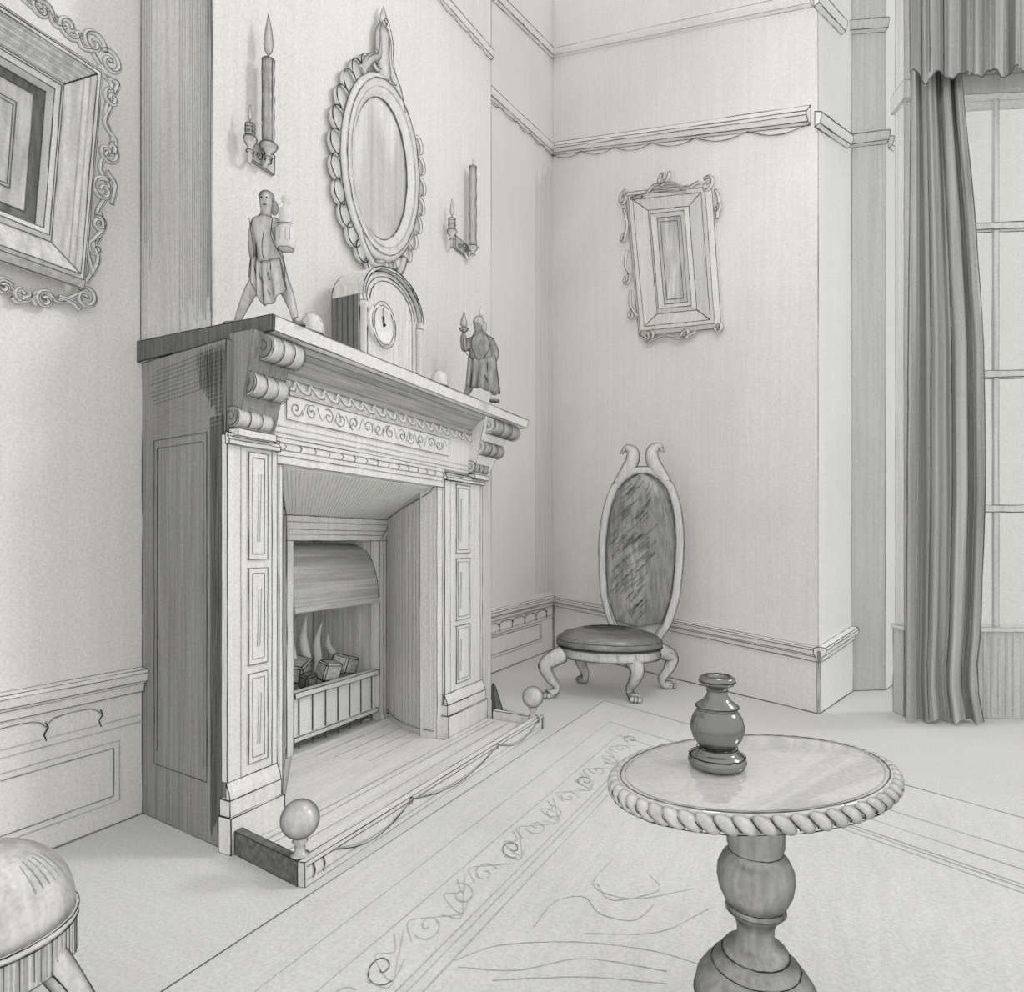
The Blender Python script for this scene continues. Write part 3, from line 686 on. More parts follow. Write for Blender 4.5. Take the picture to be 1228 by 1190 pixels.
bb = V((XB + XC, onX(322, 150, XB + XC).y, c.z + .032)); tp = cpt(321, 72, V((XB + XC, onX(321, 72, XB + XC).y, 0))); candle('tall thick candle with a long flame in the sconce above the striding figure', bb, V((bb.x, bb.y, tp.z)), .0185, .135)
bb = V((XB + XC, onX(300, 150, XB + XC).y, c.z + .014)); tp = onX(300, 150, XB + XC); candle('short slim candle in the sconce above the striding figure', bb, V((bb.x, bb.y, tp.z)), .0135, .05)
c = sconce('b', 'gilt two-candle wall sconce between the oval mirror and the room corner', 552, 302, .13, ((onX(542, 280, XB + XC).y - onB(552, 302).y, .012, .016), (onX(567, 250, XB + XC).y - onB(552, 302).y, .02, .017)), 1)
bb = V((XB + XC, onX(567, 250, XB + XC).y, c.z + .022)); tp = onX(570, 204, XB + XC); candle('tall candle with a stub of wick in the sconce nearest the room corner', bb, V((bb.x, bb.y, tp.z)), .020, .03)
bb = V((XB + XC, onX(542, 280, XB + XC).y, c.z + .014)); tp = onX(541, 262, XB + XC); candle('short candle in the sconce nearest the room corner', bb, V((bb.x, bb.y, tp.z)), .0175, .085)

# ================================================================== THINGS ON THE SHELF
ZS = 1.4765
# mantel clock
yA = onX(431, 420, -1.41).y; yB = onX(503, 445, -1.41).y; xbk = -1.41 + (onplane(398, 400, (0, yA, 0), Y).x + 1.41)
xb = max(xbk, XB + .02)
zsp = onX(431, 352, -1.41).z; zap = onX(462, 322, -1.41).z
ck = thing('mantel_clock', 'arched wooden mantel clock with an oval dial standing on the fireplace shelf', 'clock', (-1.47, (yA + yB) / 2, ZS))
yc = (yA + yB) / 2; hw = (yB - yA) / 2; XCf = -1.41
m = MB(); n_ = 20
arch = [(yA, ZS), (yB, ZS), (yB, zsp)] + [(yc + hw * math.cos(PI * i / n_), zsp + (zap - zsp) * math.sin(PI * i / n_)) for i in range(1, n_)] + [(yA, zsp)]
f = [m.bm.verts.new((XCf, y, z)) for y, z in arch]; b = [m.bm.verts.new((xb, y, z)) for y, z in arch]
m.bm.faces.new(f); m.bm.faces.new(b[::-1])
for i in range(len(arch)): m.bm.faces.new([f[i], b[i], b[(i + 1) % len(arch)], f[(i + 1) % len(arch)]])
for k in (.92, .80, .70):
    m.stroke([(XCf + .002, yc + hw * k * math.cos(PI * i / 24), zsp + (zap - zsp) * k * math.sin(PI * i / 24)) for i in range(25)], .0018, 1)
for y in (yA + .02, yA + .04, yB - .022, yB - .05): m.stroke([(XCf + .002, y, ZS), (XCf + .002, y, zsp)], .0018, 1 if y < yc else 2)
m.build('case', M['clock'], ck, line=.0022, ang=40, ink='ink')
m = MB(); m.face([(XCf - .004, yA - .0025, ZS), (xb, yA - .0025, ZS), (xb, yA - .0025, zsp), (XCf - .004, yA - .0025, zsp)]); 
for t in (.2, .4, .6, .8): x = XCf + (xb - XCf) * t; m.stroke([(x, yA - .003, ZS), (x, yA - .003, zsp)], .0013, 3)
m.build('case_side', M['clockside'], ck, recalc=False)  # dark sheet draws shade on the near side of the case
m = MB()
def archbar(m, k0, k1, x0, x1):
    for i in range(n_):
        q = []
        for a in (PI * i / n_, PI * (i + 1) / n_):
            for k in (k0, k1): q.append((yc + hw * k * math.cos(a), zsp + (zap - zsp) * k * math.sin(a)))
        A, B_, Cc, D = q
        m.hexa([(x0, *A), (x0, *Cc), (x1, *Cc), (x1, *A), (x0, *B_), (x0, *D), (x1, *D), (x1, *B_)])
archbar(m, .96, 1.02, xb + .01, XCf + .016)
bmesh.ops.remove_doubles(m.bm, verts=m.bm.verts, dist=1e-5)
for k in (1.02, .95): m.stroke([(XCf + .018, yc + hw * k * math.cos(PI * i / 24), zsp + (zap - zsp) * k * math.sin(PI * i / 24)) for i in range(25)], .0022, 3)
for s in (1,): m.box((xb + .01, yc + s * hw * 1.0 - .016, zsp - .016), (XCf + .018, yc + s * hw * 1.0 + .016, zsp + .004))
m.build('arched_hood', M['clock'], ck)
for y in (yA + .012, yB - .014):
    m = MB(); m.lathe([(.014, ZS + .002), (.016, ZS + .012), (.010, ZS + .02), (.011, zsp - .045), (.015, zsp - .036), (.013, zsp - .022)], (XCf + .008, y, 0), 16); m.build('column', M['clock'], ck, line=.0014, ang=45)
zd = onX(461, 393, XCf).z; rd = .056; yd = onX(460, 393, XCf + .012).y
m = MB(); m.lathe([(0, .012), (rd, .012), (rd * 1.1, .018), (rd * 1.2, .012), (rd * 1.22, 0), (0, 0)], (0, 0, 0), 40, 1, 1.22, M4=Matrix.Translation((XCf, yd, zd)) @ Matrix.Rotation(PI / 2, 4, 'Y') @ Matrix.Rotation(PI / 2, 4, 'Z') @ Matrix.Rotation(PI / 2, 4, 'Z'))
for k in (1.0, 1.2): m.stroke([(XCf + .016, yd + rd * k * math.cos(2 * PI * i / 40), zd + rd * 1.22 * k * math.sin(2 * PI * i / 40)) for i in range(41)], .0018, 1)
m.build('dial', M['dial'], ck)
for a, l, r in ((PI * .53, .058, .002), (PI * .60, .03, .0026)):
    m = MB(); m.tube([V((XCf + .016, yd, zd)), V((XCf + .016, yd + l * math.cos(a), zd + l * math.sin(a)))], r, 0, 6); m.ball((XCf + .016, yd, zd), .006); m.build('hand', M['ink'], ck)

# low domes either side of the clock
for px, lab in ((374, 'small low domed ornament on the shelf between the striding figure and the clock'), (527, 'small low domed ornament on the shelf between the clock and the flame-bearing figure')):
    p = onX(px, 400, -1.385); p.z = ZS; r = .036
    m = MB(); m.lathe([(0, 0), (r, 0), (r * 1.02, .008), (r * .95, .03), (r * .75, .05), (r * .4, .062), (0, .066)], p, 28)
    d = V((math.cos(YAW - PI / 2), math.sin(YAW - PI / 2), 0))
    for k in (.96, .7): m.stroke([p + RT * r * k * math.cos(PI * i / 16) + d * r * .3 + UP * (.006 + .06 * k * math.sin(PI * i / 16)) for i in range(17)], .0016, 1)
    o = m.build('domed_ornament', M['framep'], line=.0016, ang=50, loc=p); tag(o, lab, 'ornament', 'low domed ornaments on the shelf')

# figures
def figure_frame(px, py, t):
    o = dep(px, py, t); s = t / FPX
    def q(x, y, d=0.0): return o + RT * ((x - px) * s) + UP * ((py - y) * s) + FW * d
    return o, s, q
def fig(name, lab, cat, px, py, t, zbase):
    o, s, q = figure_frame(px, py, t); root = thing(name, lab, cat, V((o.x, o.y, zbase))); return root, s, q
rt, s, q = fig('statuette', 'small figure striding at the shelf corner, holding a small bust in front of it', 'statuette', 315, 387, 1.83, ZS)
def J(q, s, L): return [(*q(x, y, d), r * s) + ((r2 * s,) if r2 else ()) for x, y, d, r, r2 in L]
js = J(q, s, [(326, 322, 0, 15, 0), (322, 300, 0, 13, 0), (319, 280, 0, 15, 0), (318, 266, 0, 13, 0), (319, 257, 0, 5, 0), (320, 248, -.005, 8, 0), (320, 239, -.005, 8.5, 0), (319, 232, -.005, 5, 0),
    (305, 268, .0, 7, 0), (301, 288, .01, 5.5, 0), (303, 306, .0, 4.5, 0), (308, 317, -.02, 3.5, 0),
    (330, 268, -.01, 7, 0), (336, 286, -.02, 5.5, 0), (342, 299, -.035, 4.5, 0), (350, 303, -.04, 3.6, 0),
    (317, 330, -.01, 11, 0), (304, 352, -.02, 8, 0), (291, 370, .0, 6, 0), (280, 385, .02, 4.0, 0), (274, 388, .0, 3.2, 0),
    (334, 332, .01, 11, 0), (345, 352, .0, 8, 0), (351, 370, .0, 5.5, 0), (354, 384, .0, 4.2, 0), (361, 387, -.02, 3, 0)])
bn = [(0, 1), (1, 2), (2, 3), (3, 4), (4, 5), (5, 6), (6, 7), (2, 8), (8, 9), (9, 10), (10, 11), (2, 12), (12, 13), (13, 14), (14, 15), (0, 16), (16, 17), (17, 18), (18, 19), (19, 20), (0, 21), (21, 22), (22, 23), (23, 24), (24, 25)]
skin('body', js, bn, M['figure'], rt)
def pen(name, lines, mat, root, r, k=6):
    m = MB()
    for L in lines: m.tube(bez(L, k), r, 0, 5)
    return m.build(name, mat, root)
# hair, face, cloth
m = MB(); m.ball(q(319, 236, .004), 1, (9.5 * s, 9 * s, 8 * s)); m.ball(q(327, 247, .012), 1, (5 * s, 5 * s, 9 * s)); m.build('hair', M['figure2'], rt)
m = MB(); m.ball(q(321, 245, -.024), 1, (1.2 * s, 1.2 * s, 2.2 * s)); m.ball(q(317.5, 242, -.0235), 1.1 * s, mi=2); m.ball(q(323.5, 242, -.0235), 1.1 * s, mi=2); m.tube([q(318.5, 250, -.0225), q(323, 250, -.0225)], .7 * s, 2, 6); m.build('face', [M['figure'], M['mid'], M['ink']], rt)
def cloth(name, top, bot, amp, mat, root, q, s, folds=4, th=.01):
    m = MB(); T, B = bez(top, 6), bez(bot, 6); k = min(len(T), len(B))
    def fn(u, v):
        i = u * (k - 1); a = int(min(k - 2, i)); f_ = i - a
        p = T[a].lerp(T[a + 1], f_).lerp(B[a].lerp(B[a + 1], f_), v); return p - FW * (amp * (1 + math.sin(2 * PI * folds * u)) * (.3 + v))
    m.grid(fn, 36, 8)
    for i in range(0, folds * 2 + 1): 
        u = i / (folds * 2); m.stroke([V(fn(u, v / 6)) - FW * .002 for v in range(7)], .0011, 3 if i % 3 == 0 else 1)
    o = m.build(name, mat, root, recalc=False, boundary=True, line=.0012); md = o.modifiers.new('th', 'SOLIDIFY'); md.thickness = .004; return o
cloth('skirt', [q(309, 316, -.035), q(322, 322, -.045), q(341, 316, -.035)], [q(308, 345, -.03), q(325, 373, -.035), q(349, 352, -.03)], .006, M['figure'], rt, q, s)
cloth('cloak', [q(304, 262, .02), q(300, 270, .03), q(306, 280, .02)], [q(296, 330, .02), q(301, 340, .03), q(310, 332, .015)], .003, M['figure2'], rt, q, s, 2)
pen('incised_line', [[q(304, 268, -.03), q(309, 300, -.034), q(313, 330, -.045), q(320, 360, -.05)], [q(333, 270, -.04), q(331, 292, -.035), q(344, 318, -.03), q(347, 340, -.035)], [q(322, 285, -.036), q(321, 310, -.04), q(332, 345, -.05)], [q(313, 300, -.034), q(318, 335, -.05), q(332, 362, -.05)]], M['ink'], rt, .0012)
pb = q(348, 306, -.035); hb = [(0, 0), (9, 0), (11, 3), (11.5, 14), (10, 24), (6, 28), (7.5, 34), (8.5, 42), (7, 47), (3, 50), (2.6, 53), (5, 56), (5.2, 60), (3.6, 63), (0, 64)]
m = MB(); m.lathe([(r * s, z * s) for r, z in hb], pb, 22); 
for x in (340, 345, 352, 357): m.stroke([q(x, 300, -.066), q(x, 285, -.066)], .0009, 1)
m.stroke([pb - FW * .02 + RT * (11 * s * math.cos(a)) + UP * (26 * s + 2 * s * math.sin(a)) for a in [i * PI / 8 for i in range(9)]], .0012, 3)
m.build('held_bust', M['framep'], rt, line=.0011, ang=50, ink='ink')
for f_ in (q(277, 388, 0), q(357, 387, 0)): m = MB(); m.lathe([(0, 0), (9 * s, 0), (8.5 * s, .004), (0, .005)], V((f_.x, f_.y, ZS)), 18); m.build('foot_pad', M['figure2'], rt, line=.001)

px0, py0, td = 578, 474, 2.83
rt2, s, q = fig('statuette', 'dark draped small figure raising a flame at the far end of the shelf', 'statuette', px0, py0, td, ZS)
js = J(q, s, [(578, 440, 0, 11, 0), (578, 425, 0, 12, 0), (576, 410, 0, 13, 0), (575, 402, 0, 8, 0), (574, 397, 0, 4, 0), (573, 391, 0, 6, 0), (573, 385, 0, 6, 0),
    (588, 410, 0, 7, 0), (594, 424, 0, 6, 0), (590, 438, -.02, 5, 0), (582, 442, -.04, 4, 0),
    (563, 410, 0, 6, 0), (557, 422, -.02, 5, 0), (556, 408, -.03, 4, 0), (557, 402, -.03, 3.5, 0),
    (572, 450, 0, 8, 0), (565, 460, -.01, 6, 0), (561, 470, 0, 4.5, 0), (558, 474, -.01, 3.5, 0), (584, 450, 0, 8, 0), (589, 462, .0, 6, 0), (592, 470, 0, 4.5, 0), (595, 474, -.01, 3.5, 0)])
bn = [(0, 1), (1, 2), (2, 3), (3, 4), (4, 5), (5, 6), (2, 7), (7, 8), (8, 9), (9, 10), (2, 11), (11, 12), (12, 13), (13, 14), (0, 15), (15, 16), (16, 17), (17, 18), (0, 19), (19, 20), (20, 21), (21, 22)]
skin('body', js, bn, M['figure2'], rt2)
m = MB(); m.ball(q(574, 386, .004), 1, (7 * s, 7 * s, 7.5 * s)); m.ball(q(580, 392, .008), 1, (4 * s, 4 * s, 7 * s)); m.build('hair', M['figure'], rt2)
cloth('drapery', [q(563, 432, -.05), q(576, 436, -.06), q(594, 430, -.05)], [q(560, 466, -.03), q(575, 469, -.04), q(600, 475, -.03)], .008, M['figure2'], rt2, q, s, 4)
pen('incised_line', [[q(570, 402, -.06), q(566, 418, -.066), q(572, 434, -.06), q(592, 474, -.05)], [q(583, 404, -.06), q(588, 420, -.055), q(580, 436, -.06)], [q(557, 410, -.05), q(558, 425, -.06), q(568, 436, -.06)]], M['ink'], rt2, .0019)
m = MB(); m.lathe([(2 * s, 0), (5 * s, 3 * s), (6 * s, 5 * s), (0, 5 * s)], q(557, 402, -.03), 16); m.build('torch_cup', M['figure2'], rt2, line=.0014)
m = MB(); m.lathe([(0, 0), (4 * s, 5 * s), (3.4 * s, 10 * s), (1 * s, 18 * s), (0, 21 * s)], q(557, 398, -.03), 14)
for k in (-1, 1): m.stroke([q(557 + k * w_, 398 - h_, -.034) for h_, w_ in ((0, 0), (5, 4.1), (10, 3.5), (18, 1), (21, 0))], .0015, 1)
m.build('flame', M['flame'], rt2)
m = MB(); m.lathe([(0, 0), (3.2 * s, 4 * s), (2.6 * s, 8 * s), (0, 15 * s)], q(577, 381, 0), 12); m.build('plume', M['framep'], rt2)
for f_ in (q(560, 474, 0), q(593, 474, 0)): m = MB(); m.lathe([(0, 0), (6 * s, 0), (6 * s, .006), (0, .007)], V((f_.x, f_.y, ZS)), 16); m.build('foot_pad', M['figure2'], rt2, line=.0015)

# ================================================================== PICTURES
def picture(lab, TL, TR, BR, BL, n, layers, parts, r, curls, cat='picture', scr=.012, outer='frame', contact=None):
    """nested frame: layers = [(inset fraction u, inset fraction v, height above the wall)]"""
    n = V(n).normalized(); cen = (TL + TR + BR + BL) / 4
    if contact is not None: cen = contact
    t = thing('framed_picture', lab, 'picture', cen)
    def P(u, v, w): return (TL.lerp(TR, u)).lerp(BL.lerp(BR, u), v) + n * w
    def ring(i): a, b, w = layers[i]; return [P(a, b, w), P(1 - a, b, w), P(1 - a, 1 - b, w), P(a, 1 - b, w)]
    for nm, mat, i0, i1 in parts:
        m = MB()
        for i in range(i0, i1):
            A, B = ring(i), ring(i + 1)
            for k in range(4): m.face([A[k], A[(k + 1) % 4], B[(k + 1) % 4], B[k]])
        if i1 == len(layers) - 1: m.face(ring(i1))
        bmesh.ops.remove_doubles(m.bm, verts=m.bm.verts, dist=1e-6)
        if i0 == 0:
            A = ring(0); A2 = [p - n * layers[0][2] * .9 for p in A]
            for k in range(4): m.face([A[k], A2[k], A2[(k + 1) % 4], A[(k + 1) % 4]])
        for i in range(i0, i1 + 1):
            A = ring(i)
            for k in range(4): m.stroke([A[k] + n * .001, A[(k + 1) % 4] + n * .001], r, 1)
        if i0 == 0:
            A, B = ring(i1 - 1), ring(i1)
            for k in range(4): m.stroke([A[k] + n * .001, B[k] + n * .001], r * 1.2, 3)
            if contact is not None:
                for j in range(1, 9):
                    f_ = j / 9 + random.uniform(-.03, .03); m.stroke([A[0].lerp(B[0], f_) + n * .0012, A[1].lerp(B[1], f_) + n * .0012], r * .6, 2)
                for j in (1, 2): m.stroke([A[2].lerp(B[2], j / 5) + n * .0012, A[1].lerp(B[1], j / 5) + n * .0012], r * .6, 2)
        m.build(nm, M[mat], t, recalc=False, boundary=False)
    m = MB()
    for pts in curls: m.tube(pts, scr, 0, 8); m.stroke([p + n * scr for p in pts], r, 1)
    if curls: m.build('scrollwork', M['gilt'], t)
    return t, P
# big leaning picture on the near wall
bot = -1.885; nl = V((.94, 0, -.0)); 
yR, yLft = 1.075, .50
zb_, zt_ = 1.565, 2.150
topx = -1.80
TL, TR, BR, BL = V((topx, yLft, zt_)), V((topx, yR, zt_)), V((bot, yR, zb_)), V((bot, yLft, zb_))
nn = (TR - BR).cross(Y).normalized(); nn = nn if nn.x > 0 else -nn
pp = lambda px, py, w=.02: onplane(px, py, TR + nn * w, nn)
U_, V_ = Y, (TR - BR).normalized()
curls = []
def C_(px, py, r, a0=0, hand=1, turns=1.3): curls.append(spiral(pp(px, py, .0), r, turns, a0, U_, V_, hand, 20))
for px, py, r, a0, h_ in ((132, 75, .034, 2.5, -1), (134, 118, .022, 1.5, 1), (129, 183, .032, 1.4, -1), (124, 228, .034, 1.2, 1), (118, 268, .022, 2, -1), (114, 298, .02, 1.5, 1), (102, 357, .034, 2, -1), (54, 360, .026, .5, 1), (26, 352, .022, .5, -1), (4, 344, .022, .5, 1), (112, 52, .034, 0, 1), (82, 32, .03, 0, -1), (50, 12, .028, 0, 1)): C_(px, py, r, a0, h_)
for L in ([(128, 92), (141, 100), (137, 112)], [(133, 128), (126, 148), (138, 168), (138, 185)], [(128, 205), (138, 222), (134, 245)], [(120, 255), (124, 275), (112, 290), (118, 310), (110, 330)], [(60, 18), (66, 30), (78, 32)], [(92, 40), (98, 56), (110, 60)], [(36, 0), (46, 4), (50, 8)], [(70, 356), (86, 362), (96, 372)], [(14, 356), (22, 362), (36, 356), (44, 366)]):
    curls.append(bez([pp(x, y, 0) for x, y in L], 6))
curls.append(bez([pp(x, y, -.004) for x, y in ((122, 88), (134, 104), (126, 140), (135, 170), (120, 200), (131, 226), (117, 255), (119, 285), (106, 302), (110, 326), (96, 348))], 6))
curls.append(bez([pp(x, y, -.004) for x, y in ((96, 352), (72, 362), (52, 350), (30, 356), (8, 340), (-12, 340))], 6))
curls.append(bez([pp(x, y, -.004) for x, y in ((20, -8), (46, 14), (62, 16), (84, 40), (98, 42), (120, 78))], 6))
t, P = picture('large carved frame leaning forward on the near wall, its picture set inside a dark mount', TL, TR, BR, BL, nn,
    [(0, 0, .02), (.03, .03, .045), (.05, .05, .05), (.16, .155, .018), (.18, .175, .032), (.20, .20, .024), (.215, .215, .0), (.255, .25, -.006), (.32, .32, -.004), (.33, .335, -.006)],
    [('frame', 'frame', 0, 3), ('inner_lip', 'framep', 3, 6), ('mount', 'mat', 6, 7), ('canvas', 'art', 7, 9)], .0017, curls, scr=.0075, contact=V((-1.87, .8, 1.86)))
# second picture, hung slightly askew on the far wall
q4 = [onback(x, y) for x, y in ((753, 232), (856, 221), (868, 394), (769, 404))]
curls = []
ub, vb = bdir, UP
ob = lambda x, y: onback(x, y, .03)
for px, py, r, a0, h_ in ((795, 213, .055, .2, -1), (748, 238, .05, 1.0, 1), (848, 222, .05, 2, -1), (748, 286, .03, 1, 1), (751, 335, .04, 1, -1), (757, 378, .03, 1, 1), (860, 250, .025, 1, -1), (779, 402, .05, 3, 1), (822, 402, .035, 3, -1), (862, 392, .03, 3, 1)):
    curls.append(spiral(ob(px, py), r, 1.2, a0, ub, vb, h_, 18))
for L in ([(757, 238), (775, 232), (785, 222), (806, 220), (822, 226), (838, 218)], [(770, 236), (790, 228), (812, 230), (826, 228)], [(748, 250), (752, 270), (748, 290)], [(752, 300), (750, 318), (756, 330)], [(756, 348), (756, 366), (764, 380)], [(768, 400), (780, 408), (796, 402), (815, 406), (834, 398)], [(858, 228), (862, 240), (860, 262)]):
    curls.append(bez([ob(*p) for p in L], 5))
picture('small scroll-edged picture hanging slightly askew on the far wall above the chair', *q4, BN,
    [(0, 0, .02), (.05, .03, .035), (.10, .06, .03), (.26, .14, .012), (.30, .17, .024), (.36, .2, .012), (.40, .23, .014)], [('frame', 'framep', 0, 3), ('inner_lip', 'framep', 3, 5), ('canvas', 'art', 5, 6)], .0028, curls, scr=.011)

# ================================================================== CHAIR
AX = math.radians(3)
ccx = fl(734, 838); CH = V((-1.075, 3.44, 0))
chair = thing('side_chair', 'high-backed chair with dark oval upholstery, horned crest and claw legs by the far wall', 'chair', CH, rz=AX); LOCAL.add(chair.name)
LC = .0027
m = MB(); m.lathe([(.0, .262), (.275, .262), (.297, .272), (.302, .290), (.29, .315), (.25, .342), (.17, .364), (.08, .374), (0, .377)], (0, 0, 0), 44, 1, .80)
for k in range(44):
    a = 2 * PI * k / 44
for z, r in ((.272, .299), (.305, .297)): m.stroke([(r * math.cos(2 * PI * i / 44), .8 * r * math.sin(2 * PI * i / 44), z) for i in range(45)], LC, 3 if z < .28 else 1)
for i in range(22):
    yy = -.20 + .40 * i / 22; x0_ = -math.sqrt(max(0, 1 - (yy / .24) ** 2)) * .28; zf_ = lambda x, y: .377 - .062 * min(1, (x / .29) ** 2 + (y / .232) ** 2) ** 1.25 + .0015
    x1_ = x0_ + (.44 + .06 * math.sin(i * 2.7)) * (abs(x0_) / .28)
    m.stroke([V((x0_ + (x1_ - x0_) * t_ / 6, yy, zf_(x0_ + (x1_ - x0_) * t_ / 6, yy))) for t_ in range(7)], .0016, 3 if i % 3 else 1)  # seat hatch stops short, leaving a drawn highlight at the right
m.build('seat_cushion', M['seat'], chair)
m = MB(); m.lathe([(.26, .205), (.285, .208), (.292, .225), (.285, .255), (.28, .262), (.24, .262)], (0, 0, 0), 44, 1, .80)
for z, r in ((.21, .289), (.26, .286)): m.stroke([(r * math.cos(2 * PI * i / 44), .8 * r * math.sin(2 * PI * i / 44), z) for i in range(45)], LC, 1)
for k in range(9): a = -PI * .95 + k * PI * .9 / 8; m.stroke([(.291 * math.cos(a), .8 * .291 * math.sin(a), .255), (.293 * math.cos(a + .04), .8 * .293 * math.sin(a + .04), .215)], LC * .7, 2)
m.build('seat_rail', M['wood'], chair)
for sx, sy, wx, wy in ((-1, -1, -1.335, 3.18), (1, -1, -.885, 3.30), (1, 1, -.79, 3.70), (-1, 1, -1.30, 3.62)):
    fo = Matrix.Rotation(-AX, 3, 'Z') @ (V((wx, wy, 0)) - CH); ex, ey = fo.x - .035 * sx, fo.y - .04 * sy; dx, dy = sx * .05, sy * .045
    pts = bez([(ex * .90, ey * .88, .235), (ex + dx * .9, ey + dy * .9, .185), (ex + dx * .65, ey + dy * .65, .12), (ex - dx * .0, ey - dy * .0, .065), (ex + dx * .1, ey + dy * .1, .032), (ex + dx * .7, ey + dy * .9, .018)], 7)
    n_ = len(pts); rad = [.050 - .030 * min(1, i / (n_ * .66)) + (.012 * max(0, (i / n_ - .72) / .28)) for i in range(n_)]
    m = MB(); m.tube(pts, rad, 0, 12)
    for s_ in (-1, 1): m.stroke([p + V((s_ * r_ * .96, -r_ * .35, 0)) for p, r_ in zip(pts, rad)][2:], LC * .9, 3 if s_ < 0 else 1)
    lg = m.build('leg', M['wood'], chair)
    m = MB(); f_ = pts[-1]
    for k in (-1, 0, 1): m.ball(f_ + V((k * .02 + sx * .008, sy * .012 - .004 if sy < 0 else .008, .0)), 1, (.012, .02, .017), 12)
    m.stroke([f_ + V((.034 * math.cos(a), -.022, .002 + .02 * math.sin(a))) for a in [i * PI / 8 for i in range(9)]], LC * .8, 1)
    m.build('claw_foot', M['wood'], lg)
# back: raked oval
BK = V((.125, .205, 0)); RK = .11
def bk(x, z, d=0.0): return BK + V((x, RK * (z - .30) + d, z))
def bw(z):      # half width of the frame by height
    return interp([(.30, .12), (.36, .165), (.44, .20), (.55, .228), (.70, .242), (.85, .248), (1.0, .235), (1.12, .205), (1.2, .165), (1.25, .12), (1.285, .06), (1.29, .0)])(z)
zs = [.30, .33, .37, .42, .48, .55, .62, .70, .78, .86, .94, 1.02, 1.09, 1.15, 1.2, 1.24, 1.27, 1.285]
right = [(bw(z), z) for z in zs]; outline = right + [(0, 1.29)] + [(-x, z) for x, z in reversed(right)]
outline = [(p.x, p.z) for p in bez([V((x, 0, z)) for x, z in outline], 3)]
m = MB(); m.tube([bk(x * .93, z * 1 if z < 1.2 else z - .012, 0) for x, z in outline], .026, 0, 10)
m.stroke([bk(x * 1.02, z + (.012 if z > 1.2 else 0), -.012) for x, z in outline], LC, 1)
m.stroke([bk(x * .82, .30 + (z - .30) * .965, -.024) for x, z in outline], LC * .9, 1)
bf = m.build('back_frame', M['wood'], chair)
for s_ in (-1, 1):
    q_ = MB(); pts = bez([bk(s_ * .15, 1.20), bk(s_ * .10, 1.27), bk(s_ * .062, 1.335), bk(s_ * .06, 1.395), bk(s_ * .10, 1.418), bk(s_ * .125, 1.385)], 7); n_ = len(pts)
    q_.tube(pts, [.016 + .030 * math.sin(PI * min(1, .12 + .95 * i / n_)) - .008 * i / n_ for i in range(n_)], 0, 10)
    q_.stroke([p + V((s_ * (.028 - .02 * i / n_), -.012, .0)) for i, p in enumerate(pts)], LC * .9, 3); q_.stroke([p + V((-s_ * (.028 - .02 * i / n_), -.012, .0)) for i, p in enumerate(pts)], LC * .8, 1)
    q_.build('crest_horn', M['wood'], bf)
m = MB()
def padf(u, v):
    z = .355 + (1.262 - .355) * v; hwid = max(.004, bw(min(1.284, .30 + (z - .30) * 1.03)) - .045) if .36 < z < 1.25 else .004
    x = (2 * u - 1) * hwid
    return bk(x, z, -.012 - .035 * (max(0, 1 - (2 * u - 1) ** 2) ** .5) * min(1, 8 * v) * min(1, 8 * (1 - v)))
m.grid(padf, 16, 30)
for i in range(150):
    u, v = random.uniform(.04, .70), random.uniform(.05, .93)
    if u + .25 * (1 - v) > .78 or (v < .2 and u < .3): continue
    m.stroke([V(padf(u + .13 * t_ / 3, v + .055 * t_ / 3)) + V((0, -.006, 0)) for t_ in range(4)], .0017, 3 if u > .4 else 1)  # pad hatch spares the right side as a drawn highlight
for i in range(26):
    v = .1 + .8 * i / 26; m.stroke([V(padf(.90, v)) + V((0, -.003, 0)), V(padf(.91, v + .03)) + V((0, -.003, 0))], .004, 2)
m.build('back_pad', M['uph'], chair, recalc=False, boundary=True, line=LC * .8)
m = MB(); m.grid(lambda u, v: bk((2 * u - 1) * max(.004, bw(.31 + .97 * v) - .02), .31 + .97 * v, .012), 8, 24); m.build('back_cover', M['wood'], chair, recalc=False, boundary=False)
for s_ in (-1, 1):
    m = MB(); m.tube([V((BK.x + s_ * .10, BK.y - .01, .22)), bk(s_ * .112, .29), bk(s_ * .125, .325)], [.026, .026, .022], 0, 10); m.build('back_post', M['wood'], chair)

# ================================================================== TABLE AND VASE
TT = 1.05; s = TT / FPX; SHR = (906.0 - PCX) / FPX; TC = dep(906, 921, TT); ZT = TC.z; RX = 166 * s; RY = RX * .80
tb = thing('pedestal_table', 'pedestal table with a twisted rope edge and turned bulbous stem, nearest the viewer', 'table', (TC.x, TC.y, 0), rz=YAW); LOCAL.add(tb.name)
LT = .0010
MSH = Matrix.Identity(4); MSH[0][1] = SHR
m = MB(); m.lathe([(0, ZT - .016), (RX * .9, ZT - .016), (RX * .97, ZT - .010), (RX * .985, ZT - .002), (RX * .97, ZT), (0, ZT)], (0, 0, 0), 72, 1, RY / RX, M4=MSH)
m.stroke([(RX * .962 * math.cos(2 * PI * i / 72) + SHR * RY * .962 * math.sin(2 * PI * i / 72), RY * .962 * math.sin(2 * PI * i / 72), ZT + .001) for i in range(73)], LT, 1)
m.stroke([(RX * .93 * math.cos(2 * PI * i / 72) + SHR * RY * .93 * math.sin(2 * PI * i / 72), RY * .93 * math.sin(2 * PI * i / 72), ZT + .001) for i in range(73)], LT * .7, 2)
m.build('tabletop', M['tabletop'], tb)
m = MB(); nb = 54; zr = ZT - .014
def rim_pt(a): return V((RX * 1.0 * math.cos(a) + SHR * RY * math.sin(a), RY * 1.0 * math.sin(a), zr))
